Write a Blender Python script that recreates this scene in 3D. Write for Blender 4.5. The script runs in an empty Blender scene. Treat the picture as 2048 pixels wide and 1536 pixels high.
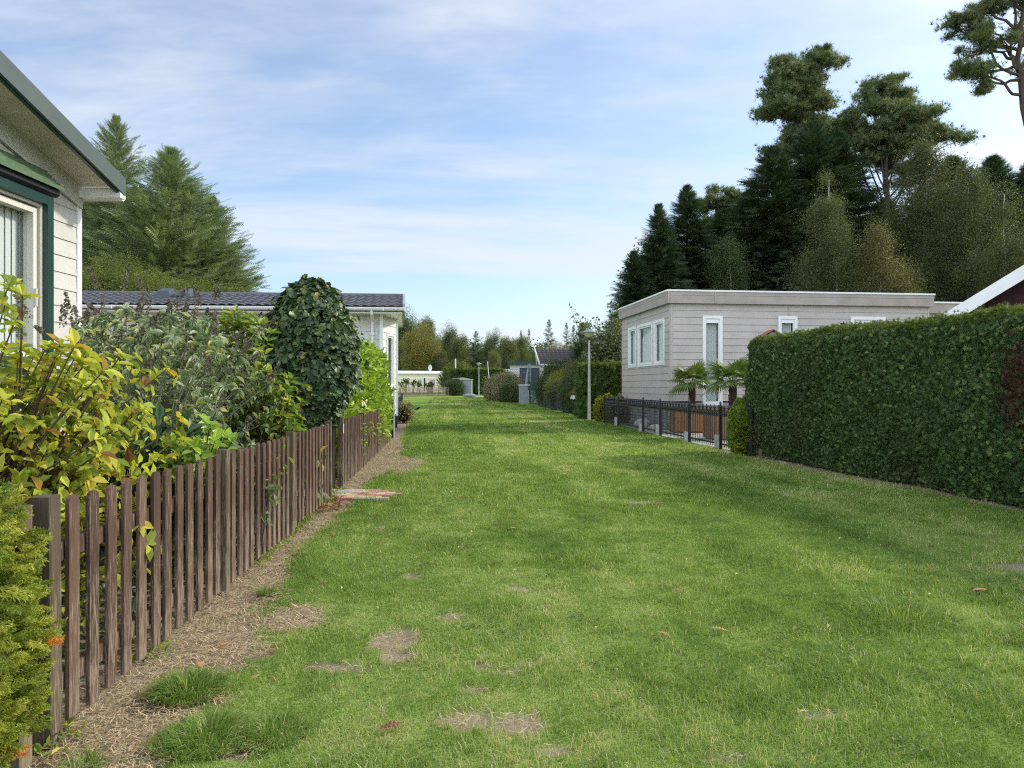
import bpy, math, numpy as np
from mathutils import Vector
R = math.radians
sc = bpy.context.scene
col = sc.collection
# ------------------------------------------------------------------ camera
H, FP, CX, HY = 1.3, 1450.0, 1024.0, 771.0          # eye height, focal length / centre / horizon in photo pixels
cam = bpy.data.objects.new('camera', bpy.data.cameras.new('camera')); col.objects.link(cam)
cam.location = (0, 0, H); cam.rotation_euler = (R(90), 0, 0)
cam.data.sensor_width = 36; cam.data.lens = FP / 2048 * 36; cam.data.shift_y = 3 / 2048
cam.data.clip_end = 3000; cam.data.clip_start = 0.05
sc.camera = cam
# ------------------------------------------------------------------ light
SUN_EL, SUN_AZ = R(34), R(72)                       # azimuth from +Y (down the lane) towards +X
w = bpy.data.worlds.new('World'); sc.world = w; w.use_nodes = True
nt = w.node_tree; nt.nodes.clear()
def wn(t, **k):
    n = nt.nodes.new(t)
    for a, v in k.items(): setattr(n, a, v)
    return n
L_ = nt.links.new
out = wn('ShaderNodeOutputWorld'); bg = wn('ShaderNodeBackground'); bg.inputs['Strength'].default_value = 0.135
sky = wn('ShaderNodeTexSky', sky_type='NISHITA', sun_disc=False)
sky.sun_elevation = SUN_EL; sky.sun_rotation = SUN_AZ; sky.air_density = 1.0; sky.dust_density = 1.2; sky.ozone_density = 2.0
tc = wn('ShaderNodeTexCoord'); sx = wn('ShaderNodeSeparateXYZ'); L_(tc.outputs['Generated'], sx.inputs[0])
def wm(op, a, b=None, c=None, clamp=False):
    n = wn('ShaderNodeMath', operation=op); n.use_clamp = clamp
    for i, v in enumerate((a, b, c)):
        if v is None: continue
        if isinstance(v, (int, float)): n.inputs[i].default_value = v
        else: L_(v, n.inputs[i])
    return n.outputs[0]
zz = wm('ADD', wm('MAXIMUM', sx.outputs[2], 0.0), 0.16)
u_ = wm('DIVIDE', sx.outputs[0], zz); v_ = wm('DIVIDE', sx.outputs[1], zz)
cb = wn('ShaderNodeCombineXYZ'); L_(u_, cb.inputs[0]); L_(v_, cb.inputs[1])
mp = wn('ShaderNodeMapping'); L_(cb.outputs[0], mp.inputs[0]); mp.inputs['Rotation'].default_value = (0, 0, R(-28)); mp.inputs['Scale'].default_value = (0.42, 1.0, 1); mp.inputs['Location'].default_value = (1.7, 0.35, 3.1)
n1 = wn('ShaderNodeTexNoise'); n1.inputs['Scale'].default_value = 0.95; n1.inputs['Detail'].default_value = 7; n1.inputs['Roughness'].default_value = 0.6; n1.inputs['Distortion'].default_value = 0.35
L_(mp.outputs[0], n1.inputs['Vector'])
mp2 = wn('ShaderNodeMapping'); L_(cb.outputs[0], mp2.inputs[0]); mp2.inputs['Rotation'].default_value = (0, 0, R(10)); mp2.inputs['Scale'].default_value = (0.5, 1.5, 1)
n2 = wn('ShaderNodeTexNoise'); n2.inputs['Scale'].default_value = 2.6; n2.inputs['Detail'].default_value = 8; n2.inputs['Roughness'].default_value = 0.55
L_(mp2.outputs[0], n2.inputs['Vector'])
mr = wn('ShaderNodeMapRange', interpolation_type='SMOOTHSTEP'); L_(n1.outputs[0], mr.inputs[0]); mr.inputs[1].default_value = 0.41; mr.inputs[2].default_value = 0.62
mr2 = wn('ShaderNodeMapRange', interpolation_type='SMOOTHSTEP'); L_(n2.outputs[0], mr2.inputs[0]); mr2.inputs[1].default_value = 0.35; mr2.inputs[2].default_value = 0.75
cf = wm('ADD', wm('MULTIPLY', mr.outputs[0], 0.72), wm('MULTIPLY', mr2.outputs[0], 0.34), clamp=True)
cf = wm('ADD', wm('MULTIPLY', cf, 0.84), 0.12)
cf = wm('MULTIPLY', cf, wm('MULTIPLY_ADD', wm('MULTIPLY', sx.outputs[2], 5.0, clamp=True), 0.3, 0.7))   # thinner towards the horizon
mix = wn('ShaderNodeMix', data_type='RGBA'); L_(cf, mix.inputs[0]); 
# unseen clouds behind viewer and hazy veil round sun, brightened as added shade fill
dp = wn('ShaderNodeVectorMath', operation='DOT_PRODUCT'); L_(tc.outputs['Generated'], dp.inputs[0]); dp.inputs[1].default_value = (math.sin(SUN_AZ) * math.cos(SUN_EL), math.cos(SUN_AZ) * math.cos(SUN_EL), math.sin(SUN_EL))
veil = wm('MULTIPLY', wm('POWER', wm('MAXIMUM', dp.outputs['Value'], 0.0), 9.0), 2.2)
back_fill = wm('MULTIPLY', wm('MULTIPLY', wm('MAXIMUM', wm('MULTIPLY', sx.outputs[1], -1.0), 0.0), 2.0, clamp=True), 3.2)
cl = wn('ShaderNodeVectorMath', operation='SCALE'); cl.inputs[0].default_value = (3.1, 3.28, 3.6); L_(wm('ADD', wm('ADD', veil, back_fill), 1.0), cl.inputs['Scale']); L_(cl.outputs[0], mix.inputs[7])
tint = wn('ShaderNodeMix', data_type='RGBA', blend_type='MULTIPLY'); tint.inputs[0].default_value = 1; L_(sky.outputs[0], tint.inputs[6]); tint.inputs[7].default_value = (0.76, 0.80, 0.82, 1)
L_(tint.outputs[2], mix.inputs[6])
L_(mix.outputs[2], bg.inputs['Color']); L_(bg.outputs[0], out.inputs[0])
sun = bpy.data.objects.new('sun', bpy.data.lights.new('sun', 'SUN')); col.objects.link(sun)
sun.data.energy = 2.0; sun.data.angle = R(4.5); sun.data.color = (1.0, 0.93, 0.81)
SV = Vector((math.sin(SUN_AZ) * math.cos(SUN_EL), math.cos(SUN_AZ) * math.cos(SUN_EL), math.sin(SUN_EL)))
sun.rotation_euler = SV.to_track_quat('Z', 'Y').to_euler(); sun.location = (20, 5, 30)
sc.view_settings.view_transform = 'Standard'; sc.view_settings.look = 'None'
sc.view_settings.exposure = 1.03; sc.view_settings.gamma = 1
sc.cycles.use_denoising = False; sc.cycles.use_adaptive_sampling = False; w.cycles.sampling_method = 'MANUAL'; w.cycles.sample_map_resolution = 1024; sc.cycles.filter_width = 1.15; sc.cycles.sample_clamp_indirect = 6; sc.cycles.max_bounces = 6; sc.cycles.transparent_max_bounces = 8
# ------------------------------------------------------------------ helpers
rng = np.random.default_rng(11)
WL = {}
def at(px, py, Y): return np.array([(px - CX) / FP * Y, Y, H - (py - HY) / FP * Y])
def gp(px, py):
    Y = H * FP / (py - HY); return (px - CX) / FP * Y, Y
def tag(o, label=None, cat=None, group=None, kind=None):
    if label: o['label'] = label
    if cat: o['category'] = cat
    if group: o['group'] = group
    if kind: o['kind'] = kind
    return o
def thing(name, loc, label, cat, group=None):
    o = bpy.data.objects.new(name, None); col.objects.link(o); o.location = loc; o.empty_display_size = 0.2
    WL[o] = np.array(loc, float); return tag(o, label, cat, group)
def mk(name, V, Fs, mats, parent=None, mi=None, att=None, smooth=False, local=False):
    """V (n,3); Fs list of (m,k) index arrays; mats one material or a list; att {name: per face array}"""
    V = np.asarray(V, np.float64).reshape(-1, 3)
    if parent is not None and not local: V = V - WL[parent]
    me = bpy.data.meshes.new(name)
    Fs = [np.asarray(f, np.int32) for f in Fs if len(f)]
    nl = sum(f.size for f in Fs); nf = sum(len(f) for f in Fs)
    me.vertices.add(len(V)); me.vertices.foreach_set('co', V.astype(np.float32).ravel())
    me.loops.add(nl); me.polygons.add(nf)
    me.loops.foreach_set('vertex_index', np.concatenate([f.ravel() for f in Fs]))
    tot = np.concatenate([np.full(len(f), f.shape[1], np.int32) for f in Fs])
    me.polygons.foreach_set('loop_start', np.concatenate([[0], np.cumsum(tot)[:-1]]).astype(np.int32))
    try: me.polygons.foreach_set('loop_total', tot)
    except Exception: pass
    if mi is not None: me.polygons.foreach_set('material_index', np.asarray(mi, np.int32))
    me.update(calc_edges=True)
    me.polygons.foreach_set('use_smooth', np.full(nf, bool(smooth)))
    for m in (mats if isinstance(mats, (list, tuple)) else [mats]): me.materials.append(m)
    for k, a in (att or {}).items():
        at_ = me.attributes.new(k, 'FLOAT', 'FACE'); at_.data.foreach_set('value', np.asarray(a, np.float32))
    o = bpy.data.objects.new(name, me); col.objects.link(o)
    if parent is not None:
        o.parent = parent; WL[o] = WL[parent]
    else: WL[o] = np.zeros(3)
    return o
def copy_tree(o, parent=None):
    c = o.copy(); col.objects.link(c)
    if parent is not None: c.parent = parent; c.matrix_parent_inverse = o.matrix_parent_inverse
    for ch in [x for x in KIDS.get(o, [])]: KIDS.setdefault(c, []).append(copy_tree(ch, c))
    return c
KIDS = {}
def kids(o):
    for x in list(bpy.data.objects):
        if x.parent is o or x.parent == o: KIDS.setdefault(o, []).append(x); kids(x)
class MB:
    def __init__(s): s.V = []; s.F = {}; s.n = 0; s.T = {}; s.M = {}
    def add(s, V, Fs, tint=0.5, m=0):
        V = np.asarray(V, float).reshape(-1, 3)
        for f in Fs:
            f = np.asarray(f, np.int32)
            if f.ndim == 1: f = f[None]
            k = f.shape[1]
            s.F.setdefault(k, []).append(f + s.n)
            s.T.setdefault(k, []).append(np.broadcast_to(np.asarray(tint, float), (len(f),)).copy() if np.ndim(tint) == 0 else np.resize(tint, len(f)))
            s.M.setdefault(k, []).append(np.full(len(f), m))
        s.V.append(V); s.n += len(V); return s
    def box(s, x0, x1, y0, y1, z0, z1, tint=0.5, m=0):
        V = [(x, y, z) for z in (z0, z1) for y in (y0, y1) for x in (x0, x1)]
        return s.add(V, [np.array([(0, 2, 3, 1), (4, 5, 7, 6), (0, 1, 5, 4), (2, 6, 7, 3), (0, 4, 6, 2), (1, 3, 7, 5)])], tint, m)
    def obox(s, pl, t0, t1, d0, d1, z0, z1, tint=0.5, m=0):
        V = []
        for z in (z0, z1):
            for d in (d0, d1):
                for t in (t0, t1): V.append((pl.O[0] + t * pl.u[0] + d * pl.n[0], pl.O[1] + t * pl.u[1] + d * pl.n[1], z))
        return s.add(V, [np.array([(0, 2, 3, 1), (4, 5, 7, 6), (0, 1, 5, 4), (2, 6, 7, 3), (0, 4, 6, 2), (1, 3, 7, 5)])], tint, m)
    def prism(s, poly, axis, a0, a1, tint=0.5, m=0):
        """poly of 2D points extruded along axis 0/1/2 from a0 to a1"""
        n = len(poly); V = []
        for a in (a0, a1):
            for p in poly:
                q = list(p); q.insert(axis, a); V.append(q)
        s.add(V, [np.array([list(range(n))])[:, ::-1], np.array([list(range(n, 2 * n))]), np.array([(i, (i + 1) % n, n + (i + 1) % n, n + i) for i in range(n)])], tint, m); return s
    def tube(s, pts, rad, n=6, tint=0.5, m=0, caps=True):
        P = np.asarray(pts, float); rad = np.broadcast_to(np.asarray(rad, float), (len(P),))
        T = np.gradient(P, axis=0); T /= np.linalg.norm(T, axis=1)[:, None] + 1e-9
        a = np.array([0, 0, 1.0]) if abs(T[:, 2]).mean() < 0.8 else np.array([1.0, 0, 0])
        U = np.cross(T, a); U /= np.linalg.norm(U, axis=1)[:, None] + 1e-9; W_ = np.cross(T, U)
        th = np.arange(n) * 2 * np.pi / n
        V = P[:, None] + rad[:, None, None] * (np.cos(th)[None, :, None] * U[:, None] + np.sin(th)[None, :, None] * W_[:, None])
        i, j = np.meshgrid(np.arange(len(P) - 1), np.arange(n), indexing='ij')
        q = np.stack([i * n + j, i * n + (j + 1) % n, (i + 1) * n + (j + 1) % n, (i + 1) * n + j], -1).reshape(-1, 4)
        fs = [q]
        if caps: fs += [np.arange(n)[None, ::-1], (np.arange(n) + (len(P) - 1) * n)[None]]
        return s.add(V.reshape(-1, 3), fs, tint, m)
    def lathe(s, c, prof, n=24, tint=0.5, m=0):
        th = np.arange(n) * 2 * np.pi / n; pr = np.asarray(prof, float)
        V = np.stack([c[0] + pr[:, 0:1] * np.cos(th), c[1] + pr[:, 0:1] * np.sin(th), np.repeat(c[2] + pr[:, 1:2], n, 1)], -1)
        i, j = np.meshgrid(np.arange(len(pr) - 1), np.arange(n), indexing='ij')
        q = np.stack([i * n + j, i * n + (j + 1) % n, (i + 1) * n + (j + 1) % n, (i + 1) * n + j], -1).reshape(-1, 4)
        return s.add(V.reshape(-1, 3), [q], tint, m)
    def build(s, name, mats, parent=None, smooth=False, local=False):
        ks = sorted(s.F); F = [np.concatenate(s.F[k]) for k in ks]
        t = np.concatenate([np.concatenate(s.T[k]) for k in ks]); mi = np.concatenate([np.concatenate(s.M[k]) for k in ks])
        return mk(name, np.concatenate(s.V), F, mats, parent, mi, {'tint': t}, smooth, local)
class Plane:                                         # a vertical wall plane: origin, direction along, outward normal
    def __init__(s, O, u, side):
        u = np.array(u, float); u /= np.linalg.norm(u); s.O = np.array(O, float); s.u = u
        n = np.array([u[1], -u[0]]); s.n = n * side
    def hit(s, px, py):
        k = (px - CX) / FP; t = (k * s.O[1] - s.O[0]) / (s.u[0] - k * s.u[1]); Y = s.O[1] + t * s.u[1]
        return t, H - (py - HY) / FP * Y
    def pt(s, t, d, z): return (s.O[0] + t * s.u[0] + d * s.n[0], s.O[1] + t * s.u[1] + d * s.n[1], z)
    def rect(s, x0, x1, y0, y1):                     # photo rectangle -> t0,t1,z0,z1
        ta, za = s.hit(x0, y0); tb, zb = s.hit(x1, y0); tc_, zc = s.hit(x0, y1); td, zd = s.hit(x1, y1)
        t0, t1 = sorted((ta, tb)); return t0, t1, (zc + zd) / 2, (za + zb) / 2
def siding(mb, pl, t0, t1, z0, z1, pitch, holes=(), proud=0.018, top=None, tint=0.5):
    """lapped boards; holes (t0,t1,z0,z1); top(t) optional sloped upper limit"""
    zs = [z0]
    while zs[-1] < z1 - 1e-4: zs.append(min(z1, zs[-1] + pitch))
    for b0, b1 in zip(zs[:-1], zs[1:]):
        cuts = sorted({b0, b1} | {z for h in holes for z in h[2:4] if b0 < z < b1})
        tt = 0.3 + 0.4 * rng.random()
        for c0, c1 in zip(cuts[:-1], cuts[1:]):
            segs = [(t0, t1)]
            for h in holes:
                if h[2] < (c0 + c1) / 2 < h[3]:
                    segs = [q for a, b in segs for q in ((a, min(b, h[0])), (max(a, h[1]), b)) if q[1] - q[0] > 1e-4]
            off = lambda z: proud * (1 - (z - b0) / pitch * 0.85)
            for a, b in segs:
                if top is not None:
                    # clip the quad against the slope
                    n = max(1, int((b - a) / 0.25))
                    ed = np.linspace(a, b, n + 1)
                    for e0, e1 in zip(ed[:-1], ed[1:]):
                        q0, q1 = min(c1, top(e0)), min(c1, top(e1))
                        if max(q0, q1) <= c0: continue
                        q0, q1 = max(q0, c0), max(q1, c0)
                        mb.add([pl.pt(e0, off(c0), c0), pl.pt(e1, off(c0), c0), pl.pt(e1, off(q1), q1), pl.pt(e0, off(q0), q0)], [[(0, 1, 2, 3)]], tt)
                    if c0 == b0:
                        mb.add([pl.pt(a, off(b0), c0), pl.pt(b, off(b0), c0), pl.pt(b, 0, c0), pl.pt(a, 0, c0)], [[(0, 1, 2, 3)]], tt)
                    continue
                mb.add([pl.pt(a, off(c0), c0), pl.pt(b, off(c0), c0), pl.pt(b, off(c1), c1), pl.pt(a, off(c1), c1)], [[(0, 1, 2, 3)]], tt)
                if c0 == b0: mb.add([pl.pt(a, off(b0), c0), pl.pt(b, off(b0), c0), pl.pt(b, 0, c0), pl.pt(a, 0, c0)], [[(0, 1, 2, 3)]], tt)
def frame(mb, pl, r, w_, d0=-0.05, d1=0.04, tint=0.5):
    t0, t1, z0, z1 = r
    mb.obox(pl, t0, t0 + w_, d0, d1, z0, z1, tint); mb.obox(pl, t1 - w_, t1, d0, d1, z0, z1, tint)
    mb.obox(pl, t0 + w_, t1 - w_, d0, d1 - 0.002, z1 - w_, z1, tint); mb.obox(pl, t0 + w_, t1 - w_, d0, d1 - 0.002, z0, z0 + w_, tint)
def window(parent, pl, r, w_, curtain=True, sash=0.045, transom=0, fmat=None, fold=0.03, drop=0.0):
    t0, t1, z0, z1 = r; mb = MB(); frame(mb, pl, r, w_)
    ri = (t0 + w_, t1 - w_, z0 + w_, z1 - w_); frame(mb, pl, ri, sash, -0.045, 0.012)
    if transom: mb.obox(pl, ri[0] + sash, ri[1] - sash, -0.04, 0.02, ri[3] - sash - transom, ri[3] - sash)
    wi = mb.build('window', fmat or M['white'], parent)
    a, b, c, d = ri[0] + sash, ri[1] - sash, ri[2] + sash, ri[3] - sash
    g = MB(); g.add([pl.pt(a, -0.03, c), pl.pt(b, -0.03, c), pl.pt(b, -0.03, d), pl.pt(a, -0.03, d)], [[(0, 1, 2, 3)]]); g.build('pane', M['glass'], wi)
    if curtain:
        n = max(16, int((b - a) / 0.02)); t = np.linspace(a - 0.03, b + 0.03, n); dd = -0.13 + fold * np.sin(t * 62 + np.sin(t * 9) * 2)
        lo = c + drop * (d - c)
        V = [pl.pt(ti, di, z) for z in (lo, d + 0.05) for ti, di in zip(t, dd)]
        q = np.array([(i, i + 1, n + i + 1, n + i) for i in range(n - 1)]); mk('curtain', V, [q], M['curtain'], wi, smooth=True)
    bk = MB(); bk.obox(pl, t0, t1, -0.6, -0.58, z0 - .2, z1 + .2)
    bk.obox(pl, t0 - .02, t0, -0.58, -0.06, z0, z1); bk.obox(pl, t1, t1 + .02, -0.58, -0.06, z0, z1)
    bk.build('interior', M['room'], wi)
    return wi
# ---- noise
def hash2(ix, iy, s):
    h = (ix.astype(np.int64) * 374761393 + iy.astype(np.int64) * 668265263 + s * 1442695041) & 0x7fffffff
    h = ((h ^ (h >> 13)) * 1274126177) & 0x7fffffff
    return ((h ^ (h >> 16)) & 0xffff) / 65535.0
def vnoise(x, y, s=0):
    ix, iy = np.floor(x), np.floor(y); fx, fy = x - ix, y - iy; fx = fx * fx * (3 - 2 * fx); fy = fy * fy * (3 - 2 * fy)
    a, b = hash2(ix, iy, s), hash2(ix + 1, iy, s); c, d = hash2(ix, iy + 1, s), hash2(ix + 1, iy + 1, s)
    return (a * (1 - fx) + b * fx) * (1 - fy) + (c * (1 - fx) + d * fx) * fy
def fbm(x, y, s=0, o=4):
    r = 0; a = 0.5; t = 0
    for i in range(o): r = r + a * vnoise(x * 2 ** i + 17.3 * i, y * 2 ** i - 9.1 * i, s + i); t += a; a *= 0.55
    return r / t
def unit(v): return v / (np.linalg.norm(v, axis=-1, keepdims=True) + 1e-9)
def rdir(n): return unit(rng.normal(size=(n, 3)))
# ---- leaf scatter: template verts (along, across, up)
def TP(V, F): return (np.array(V, float), [np.array(f) for f in F])
def leafT(wd=0.5, fold=0.12, droop=0.12):
    return TP([(0, 0, 0), (.32, wd * .5, fold), (.68, wd * .42, fold * .7), (1, 0, -droop), (.68, -wd * .42, fold * .7), (.32, -wd * .5, fold)], [[(0, 3, 2, 1)], [(0, 5, 4, 3)]])
T_OVAL = leafT(.48); T_LAUREL = leafT(.42, .1, .05); T_LANCE = leafT(.26, .06, .3); T_ROUND = leafT(.85, .1, .1); T_BIRCH = leafT(.8, .03, .0)
T_IVY = TP([(0, 0, 0), (-.12, .28, 0), (.12, .55, .03), (.38, .34, .08), (.62, .42, .03), (1, 0, -.12), (-.12, -.28, 0), (.12, -.55, .03), (.38, -.34, .08), (.62, -.42, .03)], [[(0, 5, 4, 3)], [(0, 3, 2, 1)], [(0, 8, 9, 5)], [(0, 6, 7, 8)]])
def sprayT(n=7, spread=62, wd=0.085):
    V = []; F = []
    for i, a in enumerate(np.linspace(-spread, spread, n)):
        r = R(a); L = 1 - 0.35 * abs(a) / spread; b0 = 0.18 * (i % 2)
        d = np.array([math.cos(r), math.sin(r)]); p = np.array([-d[1], d[0]]); o = np.array([b0, 0]); z = .06 * math.sin(i * 2.1)
        a0 = o + p * wd * .4; a1 = o - p * wd * .4; m0 = o + d * L * .55 + p * wd; m1 = o + d * L * .55 - p * wd; t = o + d * L * (1 - b0 * .5)
        k = len(V); V += [(*a0, 0), (*a1, 0), (*m1, z), (*m0, z), (*t, z * 1.6 - .05)]; F.append((k, k + 1, k + 2, k + 4, k + 3))
    return TP(V, [F])
T_SPRAY = sprayT()
def twigT(n=6, wd=0.03, ln=0.34, ang=48):
    V = [(0, .012, 0), (0, -.012, 0), (1, 0, 0)]; F3 = [(0, 1, 2)]
    for i in range(n):
        x = (i + .3) / n
        for s_ in (1, -1):
            l = ln * (1 - x * .6); r = R(ang); dx, dy = math.cos(r) * l, math.sin(r) * l * s_
            k = len(V); V += [(x - wd, 0, .0), (x + wd, 0, .0), (x + dx, dy, -.05 * (1 + (i % 2)))]; F3.append((k, k + 1, k + 2))
    return TP(V, [F3])
T_TWIG = twigT(7, .042, .40)
def fernT(n=7):                                      # detailed thuja spray: side branchlets with their own scales
    V = []; F = []
    def strip(o, d, L, wd):
        d = d / np.linalg.norm(d); p = np.array([-d[1], d[0]]); k = len(V)
        z = .05 * rng.normal()
        V.extend([(*(o + p * wd * .6), 0), (*(o - p * wd * .6), 0), (*(o + d * L * .6 - p * wd), z), (*(o + d * L), z - .04), (*(o + d * L * .6 + p * wd), z)]); F.append((k, k + 1, k + 2, k + 3, k + 4))
    strip(np.zeros(2), np.array([1., 0]), 1, .022)
    for i in range(n):
        x = .1 + .82 * i / n
        for s_ in (1, -1):
            L = .46 * (1 - x * .55); d = np.array([.72, .7 * s_]); o = np.array([x, 0]); strip(o, d, L, .022)
            for j in (.3, .55, .8):
                q = o + d / np.linalg.norm(d) * L * j
                strip(q, np.array([1., .1 * s_]), L * .42 * (1.1 - j * .5), .02); strip(q, np.array([.1, 1. * s_]), L * .3 * (1.1 - j * .5), .018)
    return TP(V, [F])
T_FERN = fernT()
def tuftT(n=9, wd=.05):                              # pine tuft: needles fanning over a hemisphere
    V = []; F = []
    for i in range(n):
        ph = i * 2.4; e = (i + .5) / n; c = math.cos(e * 1.35); s_ = math.sin(e * 1.35)
        d = np.array([c, s_ * math.cos(ph), s_ * math.sin(ph)]); q = unit(np.cross(d, [.3, .5, .8])) * wd; k = len(V)
        V += [tuple(d * .05 + q), tuple(d * .05 - q), tuple(d)]; F.append((k, k + 1, k + 2))
    return TP(V, [F])
T_TUFT = tuftT()
def scatter(name, P, D, N, S, T, mat, parent=None, tint=None, local=False, wscale=None):
    P, D, N = np.asarray(P, float), unit(np.asarray(D, float)), np.asarray(N, float); n = len(P)
    Sx = unit(np.cross(N, D) + 1e-6); Nz = np.cross(D, Sx); TV, TF = T; S = np.broadcast_to(np.asarray(S, float), (n,))[:, None, None]
    ws = 1.0 if wscale is None else wscale
    V = P[:, None] + S * (TV[None, :, 0:1] * D[:, None] + ws * TV[None, :, 1:2] * Sx[:, None] + TV[None, :, 2:3] * Nz[:, None])
    k = len(TV); off = (np.arange(n) * k)[:, None, None]
    Fs = [(f[None] + off).reshape(-1, f.shape[1]) for f in TF]
    t = rng.random(n) if tint is None else tint
    tt = np.concatenate([np.repeat(t, len(f)) for f in TF])
    return mk(name, V.reshape(-1, 3), Fs, mat, parent, None, {'tint': tt}, False, local)
# ------------------------------------------------------------------ materials
M = {}
def nodes(name):
    m = bpy.data.materials.new(name); m.use_nodes = True; t = m.node_tree; t.nodes.clear(); o = t.nodes.new('ShaderNodeOutputMaterial'); return m, t, o
def add(t, ty, **k):
    n = t.nodes.new(ty)
    for a, v in k.items(): setattr(n, a, v)
    return n
def ramp(t, fac, stops):
    r = add(t, 'ShaderNodeValToRGB'); e = r.color_ramp.elements
    while len(e) < len(stops): e.new(.5)
    for i, (p, c) in enumerate(stops): e[i].position = p; e[i].color = (*c, 1)
    t.links.new(fac, r.inputs[0]); return r.outputs[0]
def noise(t, scale, detail=4, rough=.55, vec=None, stretch=None, obj=False, dist=0):
    n = add(t, 'ShaderNodeTexNoise'); n.inputs['Scale'].default_value = scale; n.inputs['Detail'].default_value = detail; n.inputs['Roughness'].default_value = rough; n.inputs['Distortion'].default_value = dist
    c = add(t, 'ShaderNodeTexCoord'); src = c.outputs['Object']
    if not obj: g = add(t, 'ShaderNodeNewGeometry'); src = g.outputs['Position']
    else:
        oi = add(t, 'ShaderNodeObjectInfo'); va = add(t, 'ShaderNodeVectorMath', operation='ADD'); t.links.new(src, va.inputs[0])
        mu = add(t, 'ShaderNodeMath', operation='MULTIPLY'); t.links.new(oi.outputs['Random'], mu.inputs[0]); mu.inputs[1].default_value = 37.0
        t.links.new(mu.outputs[0], va.inputs[1]); src = va.outputs[0]
    if stretch:
        mpn = add(t, 'ShaderNodeMapping'); mpn.inputs['Scale'].default_value = stretch; t.links.new(src, mpn.inputs[0]); src = mpn.outputs[0]
    t.links.new(src, n.inputs['Vector']); return n.outputs[0]
def mixc(t, f, a, b, mode='MIX'):
    m = add(t, 'ShaderNodeMix', data_type='RGBA', blend_type=mode)
    for s_, v in ((0, f), (6, a), (7, b)):
        if isinstance(v, (int, float)): m.inputs[s_].default_value = v
        elif isinstance(v, tuple): m.inputs[s_].default_value = (*v, 1)
        else: t.links.new(v, m.inputs[s_])
    return m.outputs[2]
def mth(t, op, a, b=None, clamp=False):
    n = add(t, 'ShaderNodeMath', operation=op); n.use_clamp = clamp
    for i, v in enumerate((a, b)):
        if v is None: continue
        if isinstance(v, (int, float)): n.inputs[i].default_value = v
        else: t.links.new(v, n.inputs[i])
    return n.outputs[0]
def attr(t, name):
    a = add(t, 'ShaderNodeAttribute'); a.attribute_name = name; return a.outputs['Fac']
def bump(t, h, dist=.01, s=.5):
    b = add(t, 'ShaderNodeBump'); b.inputs['Distance'].default_value = dist; b.inputs['Strength'].default_value = s; t.links.new(h, b.inputs['Height']); return b.outputs[0]
def pbr(name, color, rough=.6, spec=.4, metal=0, nrm=None, var=0.0, vscale=3., fine=0.0, dirt=0.0, bumps=0.0, stretch=None, tintvar=0.0):
    m, t, o = nodes(name); b = add(t, 'ShaderNodeBsdfPrincipled'); t.links.new(b.outputs[0], o.inputs[0])
    c = color
    if var: c = mixc(t, ramp(t, noise(t, vscale, 5, stretch=stretch), [(.3, (0,) * 3), (.7, (1,) * 3)]), tuple(x * (1 - var) for x in color), tuple(min(1, x * (1 + var)) for x in color))
    if tintvar: c = mixc(t, attr(t, 'tint'), c if not isinstance(c, tuple) else c, tuple(x * (1 - tintvar) for x in color))
    if fine: c = mixc(t, fine, c, ramp(t, noise(t, 60, 3, stretch=stretch), [(.35, tuple(x * .5 for x in color)), (.65, tuple(min(1, x * 1.35) for x in color))]))
    if dirt: c = mixc(t, mth(t, 'MULTIPLY', ramp(t, noise(t, 1.7, 8, .65), [(.45, (0,) * 3), (.75, (1,) * 3)]), dirt), c, (.12, .11, .07))
    if isinstance(c, tuple): b.inputs['Base Color'].default_value = (*c, 1)
    else: t.links.new(c, b.inputs['Base Color'])
    b.inputs['Roughness'].default_value = rough; b.inputs['Specular IOR Level'].default_value = spec; b.inputs['Metallic'].default_value = metal
    if bumps: t.links.new(bump(t, noise(t, 45, 4, stretch=stretch), .004, bumps), b.inputs['Normal'])
    M[name] = m; return m
def leafm(name, stops, trans=.35, rough=.45, spec=.35, patch=0.0, pcol=(.1, .08, .03), pscale=1.2):
    m, t, o = nodes(name); b = add(t, 'ShaderNodeBsdfPrincipled'); tr = add(t, 'ShaderNodeBsdfTranslucent'); mx = add(t, 'ShaderNodeMixShader')
    c = ramp(t, attr(t, 'tint'), stops)
    if patch: c = mixc(t, mth(t, 'MULTIPLY', ramp(t, noise(t, pscale, 4), [(.45, (0,) * 3), (.62, (1,) * 3)]), patch), c, pcol)
    t.links.new(c, b.inputs['Base Color']); b.inputs['Roughness'].default_value = rough; b.inputs['Specular IOR Level'].default_value = spec
    tcl = mixc(t, 1.0, c, (1.25, 1.2, .55), 'MULTIPLY'); t.links.new(tcl, tr.inputs[0])
    mx.inputs[0].default_value = trans; t.links.new(b.outputs[0], mx.inputs[1]); t.links.new(tr.outputs[0], mx.inputs[2]); t.links.new(mx.outputs[0], o.inputs[0])
    M[name] = m; return m
pbr('white', (.78, .78, .76), .35, .5, dirt=.12)
pbr('cream_siding', (.52, .505, .455), .6, .3, var=.06, vscale=8, stretch=(1, 1, 6), bumps=.35, dirt=.22, tintvar=.06)
pbr('greige_siding', (.50, .45, .405), .6, .3, var=.05, vscale=3, bumps=.25, tintvar=.08, dirt=.2)
pbr('greige_fascia', (.38, .33, .29), .6, .3, var=.08, vscale=1.5, stretch=(1, 1, 3), dirt=.35)
pbr('white_siding', (.66, .65, .6), .6, .3, var=.05, vscale=4, bumps=.2, dirt=.25, tintvar=.05)
pbr('soffit', (.68, .64, .53), .55, .3, var=.12, vscale=2.5, stretch=(.3, 2.5, 1), dirt=.15)
pbr('green_paint', (.012, .042, .033), .3, .5, var=.1)
pbr('fascia_green', (.062, .085, .077), .5, .4, var=.08, dirt=.15)
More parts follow.
